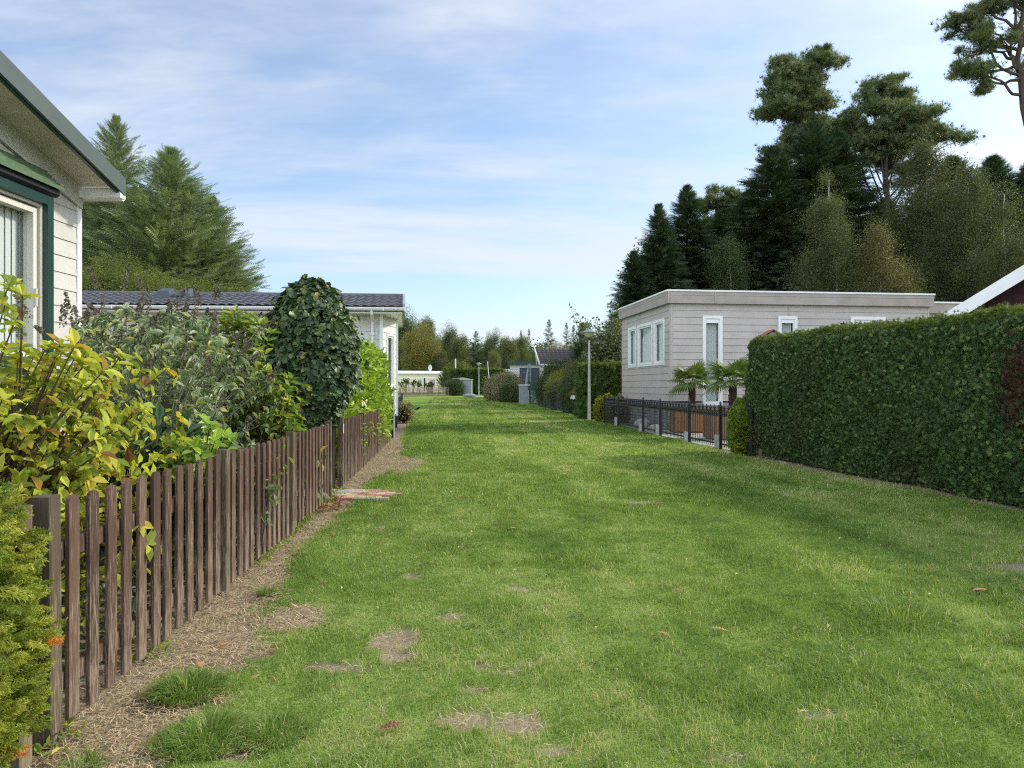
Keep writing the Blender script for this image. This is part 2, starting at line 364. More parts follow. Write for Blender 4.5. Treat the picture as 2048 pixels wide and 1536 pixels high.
pbr('cream_frame', (.56, .545, .48), .4, .4)
pbr('green_tile', (.075, .13, .065), .7, .3, var=.25, vscale=12, dirt=.3)
pbr('roof_tile', (.075, .075, .085), .45, .5, var=.2, vscale=5, dirt=.15)
pbr('brown_tile', (.05, .042, .045), .6, .4, var=.3, vscale=9, dirt=.2)
pbr('curtain', (.72, .72, .68), .8, .1)
pbr('room', (.12, .12, .11), .9, .1)
pbr('black_metal', (.012, .014, .018), .4, .5, var=.2)
pbr('dark_green_metal', (.012, .05, .045), .4, .5, var=.2)
pbr('galvanised', (.42, .44, .44), .4, .5, metal=.3, var=.12, vscale=9)
pbr('concrete', (.38, .38, .35), .85, .2, var=.15, vscale=12, fine=.35, dirt=.25, bumps=.5)
pbr('pole_paint', (.4, .41, .385), .6, .3, var=.12, vscale=6, fine=.2, dirt=.3)
pbr('lamp_cap', (.2, .26, .22), .5, .4, var=.2, dirt=.3)
pbr('lamp_glass', (.5, .5, .36), .25, .5)
pbr('planter_wood', (.33, .165, .065), .6, .3, var=.3, vscale=14, stretch=(6, 6, .6), bumps=.4, tintvar=.25)
pbr('stone', (.32, .32, .31), .85, .2, var=.3, vscale=4, fine=.3, bumps=.8, tintvar=.45)
pbr('mortar', (.24, .24, .23), .9, .2)
pbr('boulder', (.45, .44, .4), .85, .2, var=.25, vscale=9, fine=.4, bumps=1)
pbr('maroon', (.05, .012, .016), .6, .3, var=.2)
pbr('cream_panel', (.72, .68, .5), .5, .3, var=.06)
pbr('grey_metal', (.27, .29, .32), .5, .4, var=.1, dirt=.15)
pbr('window_dark', (.03, .035, .04), .15, .6)
pbr('slate_door', (.05, .065, .085), .5, .4, var=.1)
pbr('pink', (.55, .22, .2), .7, .2, tintvar=.6)
pbr('reed', (.2, .15, .10), .8, .2, var=.35, vscale=30, stretch=(8, 8, .4), tintvar=.6)
pbr('bark', (.09, .07, .055), .9, .15, var=.4, vscale=7, bumps=1, stretch=(1, 1, .3))
pbr('pine_bark', (.075, .055, .042), .9, .15, var=.4, vscale=4, bumps=1)
pbr('birch_bark', (.55, .53, .48), .8, .2, var=.5, vscale=3, stretch=(1, 1, 4))
pbr('twig', (.12, .10, .075), .8, .2)
pbr('stem', (.1, .075, .05), .8, .2)
pbr('greystem', (.28, .27, .2), .8, .2)
pbr('palm_trunk', (.075, .05, .035), .95, .1, var=.5, vscale=20, fine=.5)
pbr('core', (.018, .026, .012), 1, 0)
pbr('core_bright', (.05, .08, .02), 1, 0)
pbr('terracotta', (.3, .1, .055), .7, .2, var=.2)
pbr('cloth_black', (.015, .015, .016), .8, .1)
pbr('plinth_dark', (.06, .06, .055), .9, .1, var=.3)
# glass
m, t, o = nodes('glass'); fr = add(t, 'ShaderNodeLayerWeight'); fr.inputs[0].default_value = .5; gl = add(t, 'ShaderNodeBsdfGlossy'); gl.inputs['Roughness'].default_value = .02
tp = add(t, 'ShaderNodeBsdfTransparent'); tp.inputs[0].default_value = (.8, .85, .84, 1); mx = add(t, 'ShaderNodeMixShader')
t.links.new(mth(t, 'ADD', mth(t, 'MULTIPLY', mth(t, 'POWER', fr.outputs['Facing'], 4.0), .6), .05, True), mx.inputs[0]); t.links.new(tp.outputs[0], mx.inputs[1]); t.links.new(gl.outputs[0], mx.inputs[2]); t.links.new(mx.outputs[0], o.inputs[0]); M['glass'] = m
# weathered brown stained wood
def woodm(name, c0, c1, worn, wornamt):
    m, t, o = nodes(name); b = add(t, 'ShaderNodeBsdfPrincipled'); t.links.new(b.outputs[0], o.inputs[0])
    base = ramp(t, noise(t, 5, 5, stretch=(3, 3, .5), obj=True), [(.3, c0), (.7, c1)])
    tc_ = add(t, 'ShaderNodeTexCoord'); s_ = add(t, 'ShaderNodeSeparateXYZ'); t.links.new(tc_.outputs['Object'], s_.inputs[0])
    low = mth(t, 'SUBTRACT', 1.0, mth(t, 'MULTIPLY', s_.outputs[2], 1.6), True)      # more wear towards the foot of a slat
    g = noise(t, 26, 7, .72, stretch=(5, 5, .33), obj=True, dist=.3); g2 = noise(t, 3, 3, obj=True)
    f = mth(t, 'ADD', g, mth(t, 'ADD', mth(t, 'MULTIPLY', low, .12), mth(t, 'MULTIPLY', mth(t, 'SUBTRACT', g2, .5), .3)))
    f = ramp(t, f, [(.60 - wornamt, (0,) * 3), (.68 - wornamt, (1,) * 3)])
    f = mth(t, 'MULTIPLY', f, .85)
    oi_ = add(t, 'ShaderNodeObjectInfo'); base = mixc(t, oi_.outputs['Random'], mixc(t, 1.0, base, (.72, .72, .74), 'MULTIPLY'), mixc(t, 1.0, base, (1.35, 1.32, 1.25), 'MULTIPLY')); c = mixc(t, f, base, worn); gr = noise(t, 60, 3, stretch=(4, 4, .15), obj=True); c = mixc(t, mth(t, 'MULTIPLY', gr, .5), c, tuple(x * .35 for x in c0))
    t.links.new(c, b.inputs['Base Color']); b.inputs['Roughness'].default_value = .75; b.inputs['Specular IOR Level'].default_value = .25
    t.links.new(bump(t, g, .004, .6), b.inputs['Normal']); M[name] = m
woodm('fence_wood', (.075, .042, .030), (.13, .078, .055), (.31, .24, .17), .045)
woodm('post_wood', (.08, .055, .038), (.13, .10, .065), (.27, .235, .15), .04)
woodm('new_wood', (.38, .24, .11), (.46, .31, .16), (.3, .2, .1), 0)
woodm('grey_wood', (.2, .16, .12), (.3, .24, .18), (.35, .3, .24), .02)
# foliage
leafm('grass', [(0, (.085, .15, .028)), (.3, (.15, .24, .045)), (.55, (.215, .33, .072)), (.75, (.35, .42, .12)), (.92, (.50, .47, .24)), (1, (.60, .52, .33))], .4, .55, .15)
leafm('straw', [(0, (0.250, 0.175, 0.100)), (.5, (0.450, 0.338, 0.200)), (1, (0.688, 0.550, 0.350))], .15, .7, .2)
leafm('hedge_leaf', [(0, (0.042, 0.079, 0.030)), (.5, (0.083, 0.145, 0.050)), (.85, (0.141, 0.215, 0.066)), (1, (0.248, 0.281, 0.108))], .2, .6, .15, .32, (.085, .065, .03), .8)
leafm('hedge_tip', [(0, (.07, .11, .02)), (1, (.16, .20, .04))], .3, .55, .25)
leafm('hedge2_leaf', [(0, (0.048, 0.084, 0.024)), (.6, (0.090, 0.144, 0.036)), (1, (0.168, 0.216, 0.060))], .25, .6, .2)
leafm('ivy_leaf', [(0, (0.026, 0.050, 0.022)), (.5, (0.060, 0.102, 0.036)), (.85, (0.108, 0.156, 0.054)), (.97, (0.216, 0.240, 0.072)), (1, (0.360, 0.336, 0.072))], .15, .45, .4)
leafm('laurel_leaf', [(0, (.13, .22, .025)), (.5, (.25, .38, .04)), (1, (.42, .54, .08))], .35, .35, .45)
leafm('magnolia_leaf', [(0, (0.151, 0.205, 0.032)), (.4, (0.324, 0.389, 0.049)), (.75, (0.518, 0.529, 0.065)), (.92, (0.594, 0.475, 0.076)), (.97, (0.356, 0.162, 0.043)), (1, (0.140, 0.065, 0.032))], .4, .45, .3)
leafm('rhodo_leaf', [(0, (.08, .14, .02)), (.5, (.17, .26, .035)), (.85, (.30, .38, .05)), (1, (.45, .38, .06))], .35, .45, .35)
leafm('buddleja_leaf', [(0, (0.095, 0.152, 0.069)), (.45, (0.189, 0.260, 0.127)), (.75, (0.354, 0.418, 0.253)), (.95, (0.582, 0.620, 0.455)), (1, (0.632, 0.506, 0.076))], .3, .6, .2)
leafm('dark_leaf', [(0, (0.033, 0.072, 0.026)), (.6, (0.065, 0.124, 0.046)), (1, (0.130, 0.195, 0.091))], .25, .4, .45)
leafm('thuja_leaf', [(0, (.15, .20, .03)), (.45, (.30, .36, .05)), (.8, (.48, .48, .09)), (.9, (.60, .32, .05)), (1, (.65, .25, .03))], .35, .55, .25)
leafm('spike', [(0, (.10, .09, .065)), (1, (.22, .20, .15))], .05, .8, .1)
leafm('spruce_dark', [(0, (0.024, 0.045, 0.024)), (.6, (0.053, 0.089, 0.040)), (1, (0.100, 0.141, 0.060))], .2, .6, .2)
leafm('fir_leaf', [(0, (0.105, 0.150, 0.074)), (.55, (0.187, 0.247, 0.120)), (1, (0.313, 0.373, 0.194))], .25, .6, .2)
leafm('pine_leaf', [(0, (0.072, 0.109, 0.052)), (.6, (0.138, 0.189, 0.084)), (.9, (0.217, 0.254, 0.102)), (1, (0.290, 0.261, 0.116))], .3, .6, .2)
leafm('birch_leaf', [(0, (0.046, 0.066, 0.025)), (.6, (0.091, 0.115, 0.046)), (1, (0.165, 0.173, 0.074))], .35, .5, .25)
leafm('birch_yellow', [(0, (0.070, 0.078, 0.031)), (.6, (0.133, 0.133, 0.051)), (1, (0.211, 0.195, 0.078))], .35, .5, .25)
leafm('tree_green', [(0, (0.037, 0.062, 0.022)), (.6, (0.081, 0.119, 0.037)), (1, (0.150, 0.181, 0.056))], .3, .5, .3)
leafm('tree_olive', [(0, (0.069, 0.088, 0.027)), (.6, (0.138, 0.163, 0.050)), (1, (0.225, 0.225, 0.075))], .3, .5, .3)
leafm('tree_yellow', [(0, (.10, .11, .03)), (.5, (.17, .18, .045)), (.8, (.30, .26, .05)), (1, (.40, .28, .06))], .3, .5, .3)
leafm('tree_pale', [(0, (.16, .15, .09)), (.6, (.26, .24, .15)), (1, (.36, .32, .2))], .3, .5, .3)
leafm('shrub_yellow', [(0, (.12, .15, .02)), (.6, (.27, .29, .04)), (1, (.42, .38, .06))], .35, .45, .3)
leafm('shrub_lime', [(0, (.06, .085, .015)), (.6, (.135, .17, .028)), (1, (.23, .25, .045))], .35, .45, .3)
leafm('shrub_pink', [(0, (.10, .14, .05)), (.45, (.19, .21, .09)), (.75, (.38, .30, .20)), (1, (.55, .42, .33))], .3, .6, .2)
leafm('palm_leaf', [(0, (0.076, 0.128, 0.025)), (.7, (0.145, 0.204, 0.043)), (1, (0.281, 0.281, 0.076))], .25, .4, .4)
leafm('dead_leaf', [(0, (.2, .09, .05)), (.5, (.42, .22, .1)), (1, (.55, .36, .16))], .2, .6, .3)
leafm('apple_leaf', [(0, (0.062, 0.088, 0.037)), (.6, (0.125, 0.156, 0.062)), (1, (0.275, 0.288, 0.150))], .3, .5, .35)
# ------------------------------------------------------------------ ground
def fence_x(y): return np.where(y < 8.65, -1.69 - .07 * (y - 2.62), -2.17 - .0927 * (y - 9.12))
def hedge_x(y): return 4.53 + (13.1 - y) * .173
PATCH = [(-.18, 2.82, .13, .10), (.03, 2.80, .12, .09), (.16, 2.60, .06, .04), (-.15, 3.36, .06, .05), (-.02, 3.3, .09, .05), (.1, 3.42, .08, .04), (-.16, 3.1, .07, .04), (-.6, 3.75, .13, .16), (-.55, 3.5, .1, .08), (-.84, 3.36, .2, .06),
         (-.97, 2.6, .09, .07), (-.35, 4.1, .1, .06), (-1.25, 4.05, .2, .22), (2.66, 3.72, .12, .05), (1.22, 2.85, .13, .05), (-1.2, 6.6, .06, .1), (-1.9, 12.0, .5, 1.3), (.75, 2.55, .1, .04), (3.7, 5.2, .4, .12), (.05, 4.6, .07, .06), (1.5, 8.1, .25, .1), (-.7, 5.0, .08, .07)]
def dirt(x, y):
    d = x - fence_x(y); wd = np.interp(y, [0, 2, 3.9, 5, 6.5, 8.2, 9.6, 12, 15, 18, 24], [.5, .48, .50, .28, .26, .3, .32, .6, .45, .3, .12])
    n = fbm(x * 5, y * 5, 3); n2 = fbm(x * 17, y * 17, 8)
    v = np.clip((wd * (.55 + .95 * n) - d) / .14 + .3, 0, 1) * np.clip((30 - y) / 5, 0, 1)
    for px, py, rx, ry in PATCH:
        q = ((x - px) / rx) ** 2 + ((y - py) / ry) ** 2; v = np.maximum(v, np.clip((1.25 - q + (n - .5) * 1.6) * 1.4, 0, .95))
    dh = hedge_x(y) - x
    v = np.maximum(v, np.clip((.34 * (.5 + n) - dh) / .2, 0, .9) * (y < 14.5))
    out_ = (d < -.12) & (y < 18) | (dh < -.05) & (y < 14.6)
    return np.clip(np.where(out_, .95, v + (n2 - .5) * .5 * (v > .02)), 0, 1)
def tone(x, y):
    a = fbm(x * 1.1, y * .8, 21); b = fbm(x * 3.8, y * 3.8, 31); c = fbm(x * .33, y * .13, 41); s_ = fbm((x + .09 * y) * 2.2, y * .10, 51, 3); e_ = fbm(x * 11, y * 9, 61, 2)
    t = .50 + .5 * (a - .5) + .42 * (b - .5) + .3 * (c - .5) + .6 * (s_ - .5) + .3 * (e_ - .5)
    return np.clip(t, .04, .86)
def axis(a, b, s, far0, far1, g):
    v = list(np.arange(a, b, s)); st = s
    while v[-1] < far1: st *= g; v.append(v[-1] + st)
    st = s; u = [a]
    while u[0] > far0: st *= g; u.insert(0, u[0] - st)
    return np.array(u[:-1] + v)
gx = axis(-3.4, 5.6, .05, -900, 900, 1.12); gy = axis(1.5, 16, .05, -60, 1400, 1.06)
X, Y = np.meshgrid(gx, gy, indexing='ij'); dz = dirt(X, Y); tz = tone(X, Y)
Z = ((fbm(X * 1.3, Y * 1.3, 5) - .5) * .05 + (fbm(X * 9, Y * 9, 6) - .5) * .016) * np.clip((22 - np.abs(Y)) / 8, 0, 1) * (np.abs(X) < 8) - .015 * dz
i, j = np.meshgrid(np.arange(len(gx) - 1), np.arange(len(gy) - 1), indexing='ij'); n_ = len(gy)
q = np.stack([i * n_ + j, (i + 1) * n_ + j, (i + 1) * n_ + j + 1, i * n_ + j + 1], -1).reshape(-1, 4)
m, t, o = nodes('ground'); b = add(t, 'ShaderNodeBsdfPrincipled'); t.links.new(b.outputs[0], o.inputs[0])
g1 = noise(t, 26, 6, .7); g2 = noise(t, 1.1, 4); g3 = noise(t, 95, 3, .7)
gr = ramp(t, mth(t, 'ADD', mth(t, 'MULTIPLY', attr(t, 'tone'), .75), mth(t, 'MULTIPLY', g1, .35)), [(.2, (.085, .15, .03)), (.42, (.155, .245, .05)), (.6, (.235, .325, .078)), (.8, (.34, .385, .125))])
gr = mixc(t, mth(t, 'MULTIPLY', ramp(t, g3, [(.4, (1,) * 3), (.55, (0,) * 3)]), .45), gr, (.02, .04, .01))
so = ramp(t, noise(t, 38, 8, .75), [(.3, (.13, .095, .065)), (.5, (.30, .23, .155)), (.7, (.48, .38, .26))])
so = mixc(t, .5, so, ramp(t, noise(t, 3.2, 5), [(.35, (.2, .15, .11)), (.65, (.42, .34, .24))]))
c = mixc(t, attr(t, 'dirt'), gr, so)
t.links.new(c, b.inputs['Base Color']); b.inputs['Roughness'].default_value = 1; b.inputs['Specular IOR Level'].default_value = .0
hn = add(t, 'ShaderNodeMath', operation='ADD'); t.links.new(g1, hn.inputs[0]); t.links.new(g3, hn.inputs[1]); t.links.new(bump(t, hn.outputs[0], .03, .7), b.inputs['Normal']); M['ground'] = m
G_ = mk('ground', np.stack([X, Y, Z], -1).reshape(-1, 3), [q], m, smooth=True)
for k_, a_ in (('dirt', dz), ('tone', tz)):
    A_ = G_.data.attributes.new(k_, 'FLOAT', 'POINT'); A_.data.foreach_set('value', a_.astype(np.float32).ravel())
tag(G_, kind='structure')
# ---- blades of grass
def zg(x, y): return ((fbm(x * 1.3, y * 1.3, 5) - .5) * .05 + (fbm(x * 9, y * 9, 6) - .5) * .016) * np.clip((22 - np.abs(y)) / 8, 0, 1)
def blades(x, y, h, wd, lean, tint, az=None):
    n = len(x); az = rng.random(n) * 6.283 if az is None else az; la = az
    d = np.stack([np.cos(la), np.sin(la), 0 * la], -1); s_ = np.stack([-np.sin(la + rng.normal(size=n) * .6), np.cos(la), 0 * la], -1); s_ = unit(s_)
    B = np.stack([x, y, zg(x, y) - .006], -1); l1 = lean[:, None]
    mid = B + d * (h * .35)[:, None] * l1 + np.array([0, 0, 1]) * (h * (.62 - .15 * lean))[:, None]
    tip = B + d * h[:, None] * l1 * 1.05 + np.array([0, 0, 1]) * (h * (1 - .55 * lean))[:, None]
    w2 = (wd / 2)[:, None] * s_
    V = np.stack([B + w2, B - w2, mid - w2 * .8, mid + w2 * .8, tip], 1).reshape(-1, 3)
    o_ = (np.arange(n) * 5)[:, None]
    return V, np.array([[0, 1, 2, 3]]) + o_, np.array([[3, 2, 4]]) + o_, tint
def inlawn(x, y, md=0.0): return (x > fence_x(y) + .02 + md) & ((y > 14.2) | (x < hedge_x(y) - .05)) & (x < np.where(y < 14.2, 99, 4.3 - (y - 14) * .104))
VV = []; FQ = []; FT = []; TT = []; off = 0
def addb(V, a, b_, t_):
    global off
    VV.append(V); FQ.append(a + off); FT.append(b_ + off); TT.append(t_); off += len(V)
for y0, y1, dens, wd, hh in ((1.6, 3.2, 14000, .0028, .033), (3.2, 5, 10500, .0034, .034), (5, 8, 6200, .0045, .036), (8, 13, 2400, .008, .045), (13, 22, 900, .014, .05), (22, 45, 300, .03, .055), (45, 80, 70, .07, .07)):
    xa, xb = (-9 if y0 > 40 else -4.5) if y0 > 12 else -2.9, min(6.2, .80 * y1 + .6); n = int((xb - xa) * (y1 - y0) * dens)
    x = rng.uniform(xa, xb, n); y = rng.uniform(y0, y1, n)
    p = 1 - dirt(x, y) * .985; clump = fbm(x * 6, y * 6, 77); k = (rng.random(n) < p * (.55 + .9 * clump)) & inlawn(x, y); x, y = x[k], y[k]; n = len(x)
    cl = fbm(x * 6, y * 6, 77); long_ = np.clip((fbm(x * 1.7, y * 1.7, 55) - .52) * 6, 0, 1)
    h = hh * (.5 + .8 * rng.random(n)) * (.6 + .8 * cl) * (1 + .6 * long_ * (y < 12)); d_ = dirt(x, y)
    t_ = tone(x, y) + rng.normal(size=n) * .15 + (rng.random(n) < .06 + .35 * d_) * rng.uniform(.25, .55, n)
    addb(*blades(x, y, h, wd * (.7 + .6 * rng.random(n)), np.clip(.25 + .7 * rng.random(n), 0, 1), np.clip(t_, 0, 1)))
for cx_, cy_, r_, n, h0 in ((-1.36, 3.06, .14, 1500, .12), (-1.12, 2.66, .17, 1500, .10), (-.9, 2.72, .14, 1000, .08), (2.75, 3.62, .25, 1300, .12), (2.2, 4.1, .3, 1300, .09), (2.0, 2.9, .3, 900, .07), (1.6, 3.3, .3, 900, .07), (-1.52, 4.48, .05, 200, .1), (.9, 2.5, .3, 700, .06), (3.6, 4.6, .4, 1200, .08), (-.45, 2.35, .25, 900, .07), (-1.45, 2.45, .06, 150, .1), (.5, 5.4, .3, 700, .06), (1.9, 5.6, .4, 900, .07), (-.6, 5.9, .35, 900, .07)):
    a = rng.random(n) * 6.283; rr = np.sqrt(rng.random(n)) * r_; x, y = cx_ + rr * np.cos(a), cy_ + rr * np.sin(a)
    addb(*blades(x, y, h0 * (.45 + .75 * rng.random(n)) * (1.15 - .5 * rr / r_), np.full(n, .0036), np.clip(.25 + .5 * rr / r_ + .3 * rng.random(n), 0, 1), np.clip(.36 + rng.normal(size=n) * .16 + (rng.random(n) < .07) * .6, 0, 1), a + rng.normal(size=n) * .7))
g_ = mk('grass', np.concatenate(VV), [np.concatenate(FT), np.concatenate(FQ)], M['grass'], None, None, {'tint': np.concatenate(TT + TT)})
tag(g_, 'mown green lawn grass with drier yellow patches running down the lane', 'grass', kind='stuff')
# ---- straw and dry litter on the bare strip
n = 42000; y = rng.uniform(1.9, 17, n) ** 1.0; y = 1.9 + (y - 1.9) ** 1.35 / (15.1 ** .35); x = fence_x(y) - .1 + rng.random(n) * .9; n2 = 9000
x = np.concatenate([x, rng.uniform(-1.6, 1.4, n2)]); y = np.concatenate([y, rng.uniform(2.3, 4.6, n2)])
k = rng.random(len(x)) < np.clip(dirt(x, y) * 1.1 - .1, 0, 1); x, y = x[k], y[k]; n = len(x)
az = rng.random(n) * 6.283; ln = .02 + .05 * rng.random(n); wd = .0022 * (1 + .12 * y)
d = np.stack([np.cos(az), np.sin(az), rng.normal(size=n) * .14], -1); s_ = np.stack([-np.sin(az), np.cos(az), 0 * az], -1) * wd[:, None] / 2
B = np.stack([x, y, zg(x, y) + .001 + .012 * rng.random(n)], -1); bend = np.stack([-np.sin(az), np.cos(az), .3 + 0 * az], -1) * (ln * .12 * rng.normal(size=n))[:, None]
V = np.stack([B + s_, B - s_, B + d * ln[:, None] * .5 - s_ + bend, B + d * ln[:, None] * .5 + s_ + bend, B + d * ln[:, None]], 1).reshape(-1, 3); o_ = (np.arange(n) * 5)[:, None]
t_ = rng.random(n)
tag(mk('straw', V, [np.array([[3, 2, 4]]) + o_, np.array([[0, 1, 2, 3]]) + o_], M['straw'], None, None, {'tint': np.concatenate([t_, t_])}), 'dry straw coloured litter on the bare strip beside the picket fence', 'straw', kind='stuff')
# ---- brick path at the gate gap
mb = MB(); cols = [0, 1, 2, 3, 1, 0, 2]
pm = []
for nm, c_ in (('paver_yellow', (.5, .40, .22)), ('paver_red', (.42, .19, .16)), ('paver_grey', (.36, .31, .30)), ('paver_tan', (.46, .35, .30))): pm.append(pbr(nm, c_, .85, .2, var=.2, vscale=8, fine=.3, dirt=.15, bumps=.4))
for r_ in range(7):
    for c_ in range(6):
        x0 = -2.62 + c_ * .205 + (r_ % 2) * .1; y0 = 8.2 + r_ * .105
        if x0 > -1.45 - .07 * (r_ % 3) : continue
        if r_ > 5 and x0 > -1.75: continue
        mb.box(x0, x0 + .195, y0, y0 + .095, -.05, .022 + rng.random() * .006, m=int(rng.integers(0, 4)))
tag(mb.build('path', pm), kind='structure')
# ---- gravel garden floor in front of the palm bungalow
mb = MB(); mb.add([(4.6, 12.8, .004), (9.5, 12.8, .004), (9.5, 21.0, .004), (4.1, 21.0, .004), (3.5, 24.6, .004), (3.95, 17.6, .004)], [[(0, 1, 2, 3, 4, 5)]])
tag(mb.build('gravel_yard', pbr('gravel', (.36, .35, .33), .9, .2, var=.3, vscale=30, fine=.7, bumps=1)), kind='structure')
# ------------------------------------------------------------------ picket fences
def picket_mesh(i, hgt):
    mb = MB(); w2, t2 = .038, .008; z0 = .03 + .012 * rng.random(); sk = rng.normal() * .004
    r = .022; pts = [(-w2, z0), (w2, z0), (w2 + sk, hgt - r * 1.2), (w2 - r * .35 + sk, hgt - r * .4), (w2 - r * 1.1 + sk, hgt), (-w2 + r * 1.1 + sk, hgt), (-w2 + r * .35 + sk, hgt - r * .4), (-w2 + sk, hgt - r * 1.2)]
    mb.prism(pts, 0, -t2, t2); return mb                                  # poly in (y,z), extruded along x
def build_fence(name, a, b, posts, zt0, zt1, label, wood, postw, npick, pitch=.154, side=-1, group=None, hb=.88):
    a, b = np.array(a), np.array(b); L = np.linalg.norm(b - a); u = (b - a) / L; ang = math.atan2(u[1], u[0]) - math.pi / 2
    f = thing(name, (a[0], a[1], 0), label, 'picket fence', group); f.rotation_euler = (0, 0, ang)
    var = [picket_mesh(i, hb).build('picket', wood, f, local=True) for i in range(5)]
    z_of = lambda s: zt0 + (zt1 - zt0) * s / L
    k = 0; ss = []
    for p0, p1 in zip(posts[:-1], posts[1:]):
        n = max(1, int(round((p1 - p0) / pitch)) - 1); ss += [p0 + (p1 - p0) * (i + 1) / (n + 1) for i in range(n)]
    for k, s_ in enumerate(ss):
        o_ = var[k] if k < 5 else var[int(rng.integers(0, 5))].copy()
        if k >= 5: col.objects.link(o_); o_.parent = f
        o_.location = (.024 + rng.normal() * .0015, s_ + rng.normal() * .004, z_of(s_) - hb + rng.normal() * .004); o_.rotation_euler = (rng.normal() * .006, 0, rng.normal() * .01)
    for s_ in posts:
        mb = MB(); zt = z_of(s_) + .022; p = .036
        for x0, x1, y0, y1 in ((-p, p, -p, p),):
            c = .006; poly = [(x0 + c, y0), (x1 - c, y0), (x1, y0 + c), (x1, y1 - c), (x1 - c, y1), (x0 + c, y1), (x0, y1 - c), (x0, y0 + c)]
            mb.prism(poly, 2, -.1, zt)
        o_ = mb.build('post', postw, f, local=True); o_.location = (.012, s_, 0); o_.rotation_euler = (rng.normal() * .006, rng.normal() * .004, 0)
    for zf in (.19, .68):
        for p0, p1 in zip(posts[:-1], posts[1:]):
            mb = MB(); za, zb = z_of(p0) - hb + zf, z_of(p1) - hb + zf
            V = [(x, y, z + dz_) for y, z in ((p0 + .036, za), (p1 - .036, zb)) for dz_ in (-.035, .035) for x in (-.022, .012)]
            mb.add(V, [np.array([(0, 1, 3, 2), (4, 6, 7, 5), (0, 4, 5, 1), (2, 3, 7, 6), (0, 2, 6, 4), (1, 5, 7, 3)])]); mb.build('rail', wood, f, local=True)
    return f
PF = 'weathered brown picket fences on the left'
build_fence('picket_fence', (-1.69, 2.62), (-2.08, 8.18), [0, 1.93, 3.71, 5.57], .88, .872, 'long weathered brown picket fence nearest the camera, along the bare soil strip', M['fence_wood'], M['post_wood'], 33, group=PF)
build_fence('picket_fence', (-2.17, 9.12), (-2.9, 17.0), [0, 2.4, 4.9, 7.3, 7.9], .88, .77, 'brown picket fence beyond the gate gap with a white tag on its first post', M['fence_wood'], M['post_wood'], 48, group=PF)
mb = MB(); mb.box(-2.124, -2.118, 9.10, 9.14, .70, .82); tg = mb.build('paper_tag', M['white']); tag(tg, 'small white strip fixed to the gate post of the second picket fence', 'tag')
# picket fences need their neighbour before the first post: the run continues out of frame
build_fence('picket_fence', (-1.58, 1.0), (-1.69, 2.50), [0, 1.45], .86, .87, 'short picket fence run hidden behind the yellow green thuja at the frame edge', M['fence_wood'], M['post_wood'], 9, group=PF)
# far light picket fence by the cream caravan
build_fence('picket_fence', (-12.98, 80.2), (-7.94, 90.6), list(np.linspace(0, 11.55, 6)), 1.12, 1.12, 'pale wooden picket fence in front of the far cream caravan', M['grey_wood'], M['grey_wood'], 60, pitch=.2, hb=1.12)
f2 = build_fence('picket_fence', (-7.94, 90.65), (-7.3, 92.0), [0, 1.49], 1.12, 1.12, 'short newer orange-brown picket run at the end of the far pale fence', M['new_wood'], M['new_wood'], 7, pitch=.13, hb=1.12)
# ------------------------------------------------------------------ metal fences
def spear(mb, x, y, z0, z1):
    mb.tube([(x, y, z0), (x, y, z1 - .12)], .009, 6)
    mb.lathe((x, y, z1 - .12), [(.010, 0), (.028, .008), (.028, .02), (.014, .028), (.018, .04), (.037, .068), (.024, .098), (.001, .128)], 7)
    mb.lathe((x, y, z1 - .20), [(.012, 0), (.032, .018), (.032, .03), (.012, .05)], 7)
def iron_fence(name, pts, hgt, label, pitch=.135, mat='black_metal', group=None, footing=()):
    f = thing(name, (*pts[0], 0), label, 'metal fence', group)
    for i, (p0, p1) in enumerate(zip(pts[:-1], pts[1:])):
        p0, p1 = np.array(p0), np.array(p1); L = np.linalg.norm(p1 - p0); mb = MB(); u = (p1 - p0) / L; pl = Plane(p0, u, 1)
        for z_ in (.09, hgt - .235): mb.obox(pl, .033, L - .033, -.016, .016, z_, z_ + .032)
        mb.obox(pl, .033, L - .033, -.016, .016, hgt - .15, hgt - .118)
        n = 2 * int((L - .07) / .2)
        for k in range(n):
            s_ = .033 + (k + .5) * (L - .066) / n; p_ = p0 + u * s_
            if k % 2: spear(mb, *p_, .04, hgt)
            else: mb.tube([(*p_, .04), (*p_, hgt - .13)], .007, 5); mb.lathe((*p_, hgt - .205), [(.01, 0), (.034, .02), (.034, .032), (.01, .055)], 7)
        mb.build('railing', M[mat], f)
    for i, p in enumerate(pts):
        mb = MB(); mb.box(p[0] - .033, p[0] + .033, p[1] - .033, p[1] + .033, -.05, hgt - .03); mb.lathe((p[0], p[1], hgt - .03), [(.035, 0), (.035, .02), (.012, .035), (.03, .06), (.018, .09), (.001, .11)], 8); mb.build('post', M[mat], f)
        if i in footing:
            mb = MB(); mb.box(p[0] - .115, p[0] - .038, p[1] - .04, p[1] + .04, -.05, .24 + .05 * (i % 2)); mb.build('concrete_stub', M['concrete'], f)
    return f
ly = [25.1, 23.2, 20.4, 18.83, 16.68, 14.84, 13.45]
iron_fence('railing_fence', [(3.2 + (25.1 - y_) * .104, y_) for y_ in ly], .9, 'black spear topped railing fence in front of the greige bungalow', footing=(1, 2, 3, 4, 5))
mb = MB(); mb.box(4.40, 4.44, 12.9, 12.94, 0, .17); tag(mb.build('marker_peg', M['reed']), 'small pale peg standing at the foot of the black railing by the hedge', 'peg')
